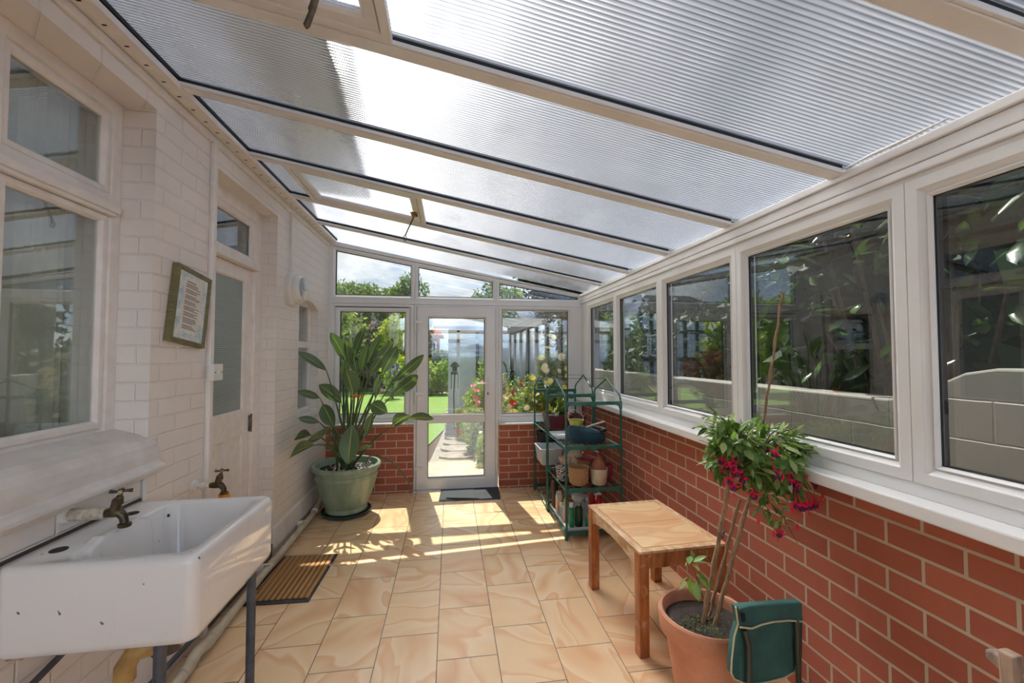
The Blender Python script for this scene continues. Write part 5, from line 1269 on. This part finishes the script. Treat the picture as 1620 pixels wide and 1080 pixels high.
v, f = leaf_cloud(blob_points(260, (1.14, 4.17, ZS[2] + .20), (.07, .08, .08), RNG, 6, .5), .05, RNG); np_obj('seedlings', v, f, 'leaf_border', r_)
obj('orange_tag', MB().box(1.125, 1.180, 4.045, 4.048, ZS[2] + .110, ZS[2] + .140), 'orange_tag', r_, bevel=.002)
mw = MB().tube([(1.03, 4.06, ZS[2] + .11), (1.045, 4.05, ZS[2] + .16), (1.055, 4.05, ZS[2] + .13), (1.065, 4.05, ZS[2] + .17)], .006, 6)
obj('white_marker', mw, 'white_plastic', r_, smooth=True)
r_ = thing('planter', (1.27, 4.20, ZS[2]), 'second burgundy planter nearer the brick wall on the far rack', 'planter')
obj('body', taper(MB(), 1.29, 4.18, ZS[2] + .001, ZS[2] + .12, .05, .11, .06, .13), 'burgundy', r_, bevel=.003)
r_ = thing('storage_tub', (.97, 4.13, ZS[1]), 'translucent white plastic tub leaning out of the middle tier of the far rack', 'tub')
obj('body', taper(MB(), .975, 4.12, ZS[1] + .002, ZS[1] + .155, .085, .13, .105, .15, .003), 'tub_frost', r_, bevel=.006)
obj('rim', MB().frame(rect(.866, 1.084, 3.966, 4.274), [(0, ZS[1] + .150), (0, ZS[1] + .160), (.010, ZS[1] + .160), (.010, ZS[1] + .150)], lambda u, v, w_: (u, v, w_)), 'tub_frost', r_)
r_ = thing('storage_tub', (1.20, 4.15, ZS[1]), 'wider translucent tub behind on the middle tier of the far rack', 'tub')
obj('body', taper(MB(), 1.205, 4.15, ZS[1] + .002, ZS[1] + .20, .085, .15, .10, .17, .003), 'tub_frost', r_, bevel=.006)
r_ = thing('seed_tray', (1.0, 4.38, ZS[1]), 'black plastic seed tray stack at the back of the far rack', 'tray')
obj('body', taper(MB(), 1.02, 4.385, ZS[1] + .002, ZS[1] + .26, .07, .075, .09, .085, .004), 'black_plastic', r_, bevel=.003)
r_ = thing('plunger', (1.0, 4.1, ZS[0]), 'dark brown rubber footed plunger on the lowest tier of the far rack', 'plunger')
obj('foot', MB().lathe([(.001, .001), (.075, .001), (.080, .012), (.060, .030), (.038, .06), (.032, .14), (.028, .18), (.001, .182)], (1.02, 4.06, ZS[0]), 20), 'brown_rubber', r_, smooth=True)
hoop = [(1.02 + .08 * math.cos(q), 4.0 + .05 * math.sin(q), ZS[0] + .012) for q in np.linspace(0, 2 * PI, 21)]
o = obj('wire_hoop', MB().tube(hoop, .003, 6), 'white_plastic'); tag(o, 'white wire hoop lying round the brown plunger on the lowest tier', 'hoop')

# terracotta pot with the standard fuchsia
TX, TY = 1.085, 1.685
fu = thing('fuchsia_plant', (TX, TY, 0), 'standard fuchsia with red and purple flowers trained on canes in a large terracotta pot', 'potted plant')
prof = [(.001, .004), (.120, .004), (.128, .012), (.140, .08), (.158, .20), (.170, .270), (.174, .285), (.190, .290), (.196, .300), (.200, .345), (.200, .372), (.194, .380), (.184, .378), (.176, .365), (.170, .31)]
prof = [(a * .95, c_ * .965) for a, c_ in prof]
obj('pot', MB().lathe(prof, (TX, TY, 0), 64), 'terracotta', fu, smooth=True, auto=35)
sm = MB(); ring = []
for j, q in enumerate((.163, .13, .09, .045, .001)):
    for k in range(32):
        a_ = 2 * PI * k / 32; ring.append((TX + q * math.cos(a_), TY + q * math.sin(a_), .318 + (.010 * RNG.random() if j else 0)))
sm.add(ring, [(i * 32 + k, i * 32 + (k + 1) % 32, (i + 1) * 32 + (k + 1) % 32, (i + 1) * 32 + k) for i in range(4) for k in range(32)])
obj('compost', sm, 'compost', fu, smooth=True)
v, f = leaf_cloud(np.stack([TX + RNG.uniform(-.13, .10, 300), TY + RNG.uniform(-.15, .04, 300), np.full(300, .325)], 1), .012, RNG); np_obj('moss', v, f, 'leaf_tree', fu)
def cane(p0, p1, r_, name='cane', m_='cane'):
    p0 = Vector(p0); p1 = Vector(p1); pts = []; rs = []
    for k in range(17):
        pts.append(p0.lerp(p1, k / 16) + Vector((.003 * math.sin(k * 1.7), 0, 0))); rs.append(r_ * (1.22 if k % 4 == 2 else 1.0))
    return obj(name, MB().tube(pts, rs, 10), m_, fu, smooth=True)
cane(at(1112, 985, 1.62), at(1157, 745, 1.66), .0085)
cane(at(1130, 990, 1.56) + Vector((0, 0, 0)), at(1199, 735, 1.64), .0080)
cane(at(1122, 975, 1.70), at(1170, 790, 1.68), .0068, 'stem', 'cane')
cane(at(1208, 665, 1.66), at(1238, 464, 1.62), .0052)
obj('tie', MB().tube([at(1136, 843, 1.63), at(1143, 850, 1.60), at(1146, 838, 1.66)], .004, 6), 'gasket', fu)
FCn = Vector(at(1203, 705, 1.66))
def fuchsia_leaves(n, cen, rad, seed, L=.055):
    rg = np.random.default_rng(seed); vs = []; fs = []
    for i in range(n):
        d_ = rg.normal(size=3); d_ /= np.linalg.norm(d_); q = rg.uniform(.35, 1.0) ** .6
        p = np.array(cen) + d_ * np.array(rad) * q * 1.05
        p[0] = min(p[0], 1.415 if p[2] < 1.03 else 1.47)
        d = d_ * .9 + rg.normal(size=3) * .5; d[2] -= .25; d /= np.linalg.norm(d)
        u = np.cross(d, [0, 0, 1.0]) + rg.normal(size=3) * .25; u -= d * u.dot(d); u /= np.linalg.norm(u); nn = np.cross(u, d)
        l = L * rg.uniform(.6, 1.3); w_ = l * .42; b0 = len(vs)
        for s_, wd_ in ((0, .08), (.25, .8), (.5, 1.0), (.75, .66), (1.0, .04)):
            c_ = p + d * l * s_ - nn * .18 * l * s_ * s_; vs += [c_ + u * w_ * wd_ / 2 + nn * .003, c_, c_ - u * w_ * wd_ / 2 + nn * .003]
        for k in range(4):
            a_ = b0 + 3 * k; fs += [(a_, a_ + 3, a_ + 4, a_ + 1), (a_ + 1, a_ + 4, a_ + 5, a_ + 2)]
    return np.array(vs), np.array(fs)
clouds = [(380, FCn, (.185, .15, .095), .052), (190, at(1165, 700, 1.60), (.09, .09, .07), .055), (130, at(1235, 745, 1.58), (.12, .09, .07), .05), (110, at(1188, 738, 1.56), (.08, .06, .055), .05), (45, at(1140, 720, 1.60), (.05, .05, .07), .048), (30, at(1215, 775, 1.56), (.05, .04, .04), .045), (60, at(1148, 735, 1.62), (.05, .06, .05), .05),
          (44, at(1130, 672, 1.64), (.05, .05, .055), .05), (40, at(1275, 715, 1.62), (.075, .06, .05), .05), (22, at(1215, 800, 1.58), (.05, .03, .035), .045), (20, at(1232, 820, 1.56), (.04, .03, .03), .045), (16, at(1275, 778, 1.56), (.035, .03, .025), .042), (14, at(1180, 765, 1.6), (.05, .04, .02), .045)]
for i, (n, c_, rad, L) in enumerate(clouds):
    v, f = fuchsia_leaves(n, c_, rad, 20 + i, L); o = np_obj('foliage', v, f, 'leaf_fuchsia', fu); o.data.polygons.foreach_set('use_smooth', [True] * len(o.data.polygons))
tw = MB(); rg = random.Random(3)
for k in range(46):
    a_ = rg.uniform(0, 2 * PI); e_ = FCn + Vector((math.cos(a_) * .17 * rg.uniform(.4, 1), math.sin(a_) * .14 * rg.uniform(.4, 1), rg.uniform(-.06, .09)))
    s0 = FCn + Vector((-.02, 0, -.04)); tw.tube([s0, (s0 + e_) / 2 + Vector((0, 0, .03)), e_], [.0035, .0022, .001], 5)
tw.tube([FCn + Vector((0, 0, -.04)), at(1215, 790, 1.58), at(1240, 820, 1.56), at(1262, 860, 1.55)], [.003, .002, .0015, .001], 5)
tw.tube([FCn + Vector((.05, 0, -.04)), at(1270, 765, 1.57), at(1290, 790, 1.56)], [.003, .002, .001], 5)
tw.tube([at(1170, 740, 1.62), at(1150, 680, 1.64), at(1128, 650, 1.66)], [.003, .002, .001], 5)
tw.tube([at(1199, 735, 1.64), FCn, at(1208, 665, 1.66)], [.006, .005, .003], 6)
obj('twigs', tw, 'bark', fu)
# one fuchsia flower: pedicel, tube and swept sepals, purple skirt, stamens
fm = MB().tube([(0, 0, 0), (0, 0, -.020)], [.0008, .0010], 5).tube([(0, 0, -.020), (0, 0, -.028), (0, 0, -.042)], [.0035, .0028, .0050], 8)
for k in range(4):
    a_ = PI / 2 * k + .4; ca, sa_ = math.cos(a_), math.sin(a_)
    fm.tube([(ca * .003, sa_ * .003, -.040), (ca * .014, sa_ * .014, -.045), (ca * .024, sa_ * .024, -.040)], [.0040, .0045, .0008], 6)
fo_ = obj('flower', fm, 'sepal_crimson', None, smooth=True); fo_.parent = fu
sk_ = MB().lathe([(.004, -.040), (.0095, -.048), (.0110, -.056), (.0090, -.062), (.001, -.060)], (0, 0, 0), 12)
sk_.v = sk_.v
so_ = obj('petal_skirt', sk_, 'corolla_purple', None, smooth=True); so_.parent = fo_
ss_ = MB()
for k in range(3): ss_.tube([(0, 0, -.055), (.002 * (k - 1), .001, -.082)], [.0007, .0006], 4)
st_ = obj('stamens', ss_, 'sepal_crimson', None); st_.parent = fo_
# a closed bud
bu = obj('flower_bud', MB().tube([(0, 0, 0), (0, 0, -.018)], [.0008, .001], 5).tube([(0, 0, -.018), (0, 0, -.026), (0, 0, -.036), (0, 0, -.046)], [.003, .0055, .0055, .0008], 8), 'sepal_crimson', None, smooth=True); bu.parent = fu
fpos = [(1146, 728, 1.56), (1150, 735, 1.54), (1157, 722, 1.55), (1163, 738, 1.53), (1156, 752, 1.53), (1144, 722, 1.58), (1160, 760, 1.53), (1166, 728, 1.55), (1149, 744, 1.56), (1187, 775, 1.53), (1178, 748, 1.54),
        (1234, 712, 1.48), (1219, 738, 1.50), (1247, 755, 1.50), (1254, 762, 1.52), (1261, 760, 1.50), (1288, 757, 1.50), (1258, 790, 1.49), (1264, 792, 1.50), (1273, 790, 1.49), (1283, 788, 1.50), (1293, 795, 1.49), (1238, 838, 1.50), (1251, 748, 1.53)]
bpos = [(1240, 748, 1.50), (1198, 818, 1.52), (1262, 828, 1.52), (1224, 838, 1.52), (1272, 745, 1.50), (1146, 760, 1.56), (1256, 744, 1.52), (1276, 752, 1.50), (1301, 780, 1.52), (1256, 800, 1.48)]
for k, p in enumerate(fpos):
    P_ = at(p[0], p[1] - 12, p[2]) - fu.location
    if k == 0: o = fo_
    else:
        o = copy_part(fo_, fu)
        for ch in (so_, st_): copy_part(ch, o)
    o.location = P_; o.rotation_euler = (random.uniform(-.3, .3), random.uniform(-.3, .3), random.uniform(0, 6)); s_ = random.uniform(.85, 1.15); o.scale = (s_, s_, s_)
for k, p in enumerate(bpos):
    o = bu if k == 0 else copy_part(bu, fu)
    o.location = at(p[0], p[1] - 6, p[2]) - fu.location; o.rotation_euler = (random.uniform(-.2, .2), random.uniform(-.2, .2), 0)
# young variegated shoot in the same pot
v, f = fuchsia_leaves(18, at(1094, 905, 1.62), (.035, .04, .060), 77, .055); np_obj('young_shoot', v, f, 'leaf_fuchsia', fu)
obj('stem', MB().tube([at(1112, 945, 1.62), at(1098, 900, 1.62), at(1084, 872, 1.62)], [.003, .0022, .001], 6), 'bark', fu)

# folded garden kneeler leaning on the wall beside the pot
kn = thing('garden_kneeler', (1.26, 1.43, 0), 'folded garden kneeler with a dark green canvas pouch leaning by the terracotta pot', 'kneeler')
K = lambda x, y: at(x, y, 1.435 + (x - 1210) * .0007)
kp = [(1162, 958), (1166, 985), (1160, 1005), (1156, 1040), (1155, 1062), (1160, 1072), (1175, 1078), (1192, 1080), (1215, 1076), (1238, 1070), (1256, 1060), (1260, 1035), (1258, 1005), (1262, 978), (1263, 950)]
def slabp(pts, off0, off1):
    A = [K(*p) for p in pts]; n = len(A)
    return MB().add([p + Vector((0, off0, 0)) for p in A] + [p + Vector((0, off1, 0)) for p in A], [tuple(range(n))[::-1], tuple(range(n, 2 * n))] + [(i, (i + 1) % n, n + (i + 1) % n, n + i) for i in range(n)])
obj('pouch', slabp(kp, -.004, .020), 'fabric_teal', kn, bevel=.004)
obj('pouch_flap', slabp([(1164, 957), (1180, 953), (1220, 950), (1262, 948), (1263, 976), (1240, 975), (1215, 977), (1190, 984), (1166, 986)], -.022, -.005), 'fabric_teal', kn, bevel=.006)
pp = [K(*p) + Vector((0, -.006, 0)) for p in kp[:-1]]
obj('piping', MB().tube(pp + [K(1264, 962) + Vector((0, -.006, 0))], .0030, 8), 'piping', kn, smooth=True)
obj('piping', MB().tube([K(*p) + Vector((0, -.024, 0)) for p in ((1164, 985), (1182, 987), (1198, 981), (1215, 977), (1240, 975), (1263, 977))], .0032, 8), 'piping', kn, smooth=True)
obj('hook_tape', slabp([(1163, 962), (1171, 963), (1172, 976), (1166, 977)], -.025, -.0225), 'black_foam', kn)
for xx, yt in ((1177, 990), (1253, 975)):
    top = K(xx - 6 if xx < 1200 else xx, yt) + Vector((0, -.020, 0)); a_ = K(xx, yt + 22) + Vector((0, -.024, 0)); lo = Vector((a_.x + .004, a_.y, .004))
    obj('frame_tube', MB().tube([top, a_, Vector((a_.x + .003, a_.y, .20)), lo], .0095, 12), 'tube_dark', kn, smooth=True)
obj('cross_tube', MB().tube([K(1176, 1078) + Vector((0, -.02, -.1)), K(1254, 1070) + Vector((0, -.02, -.1))], .009, 10), 'tube_dark', kn, smooth=True)
# back tube pair to the floor
obj('frame_tube', MB().tube([(1.37, 1.50, .43), (1.37, 1.51, .25), (1.37, 1.52, .003)], .0095, 12), 'tube_dark', kn, smooth=True)

# folded wooden deck chair at the right edge
dc = thing('deck_chair', (1.4, .72, 0), 'weathered wooden folding chair with turquoise canvas at the right edge', 'chair')
def dbar(a, b_, w_=.034, h_=.020, m_='grey_wood', nm='rail'):
    a = Vector(a); b_ = Vector(b_); obj(nm, MB().bar(a, b_, w_, h_, (1, 0, 0)), m_, dc, bevel=.005)
top1 = at(1573, 1040, .90); 
obj('arm', MB().prism([(0, -.016), (.04, -.019), (.30, -.017), (.30, .017), (.035, .019), (.012, .016), (.0, .006)], lambda u, v, w_: (top1.x + w_ + u * .02, top1.y + .012 - u * .95, top1.z + .010 + v - u * .32), -.014, .014), 'grey_wood', dc, bevel=.008)
top2 = at(1598, 1031, .86)
dbar(top2, (top2.x + .02, top2.y - .01, .002), .034, .030, 'grey_wood', 'post')
dbar((top2.x + .02, top2.y - .36, .58), (top2.x + .02, top2.y - .34, .002), .034, .030, 'grey_wood', 'post')
dbar((top2.x + .035, top2.y - .02, .46), (top2.x + .035, top2.y - .34, .44), .034, .022, 'grey_wood_dark', 'rail')
dbar((top2.x + .035, top2.y - .02, .10), (top2.x + .035, top2.y - .34, .10), .034, .022, 'grey_wood_dark', 'rail')
obj('canvas', MB().box(top2.x + .024, top2.x + .030, top2.y - .33, top2.y - .022, .12, .60), 'canvas_turquoise', dc, bevel=.002)
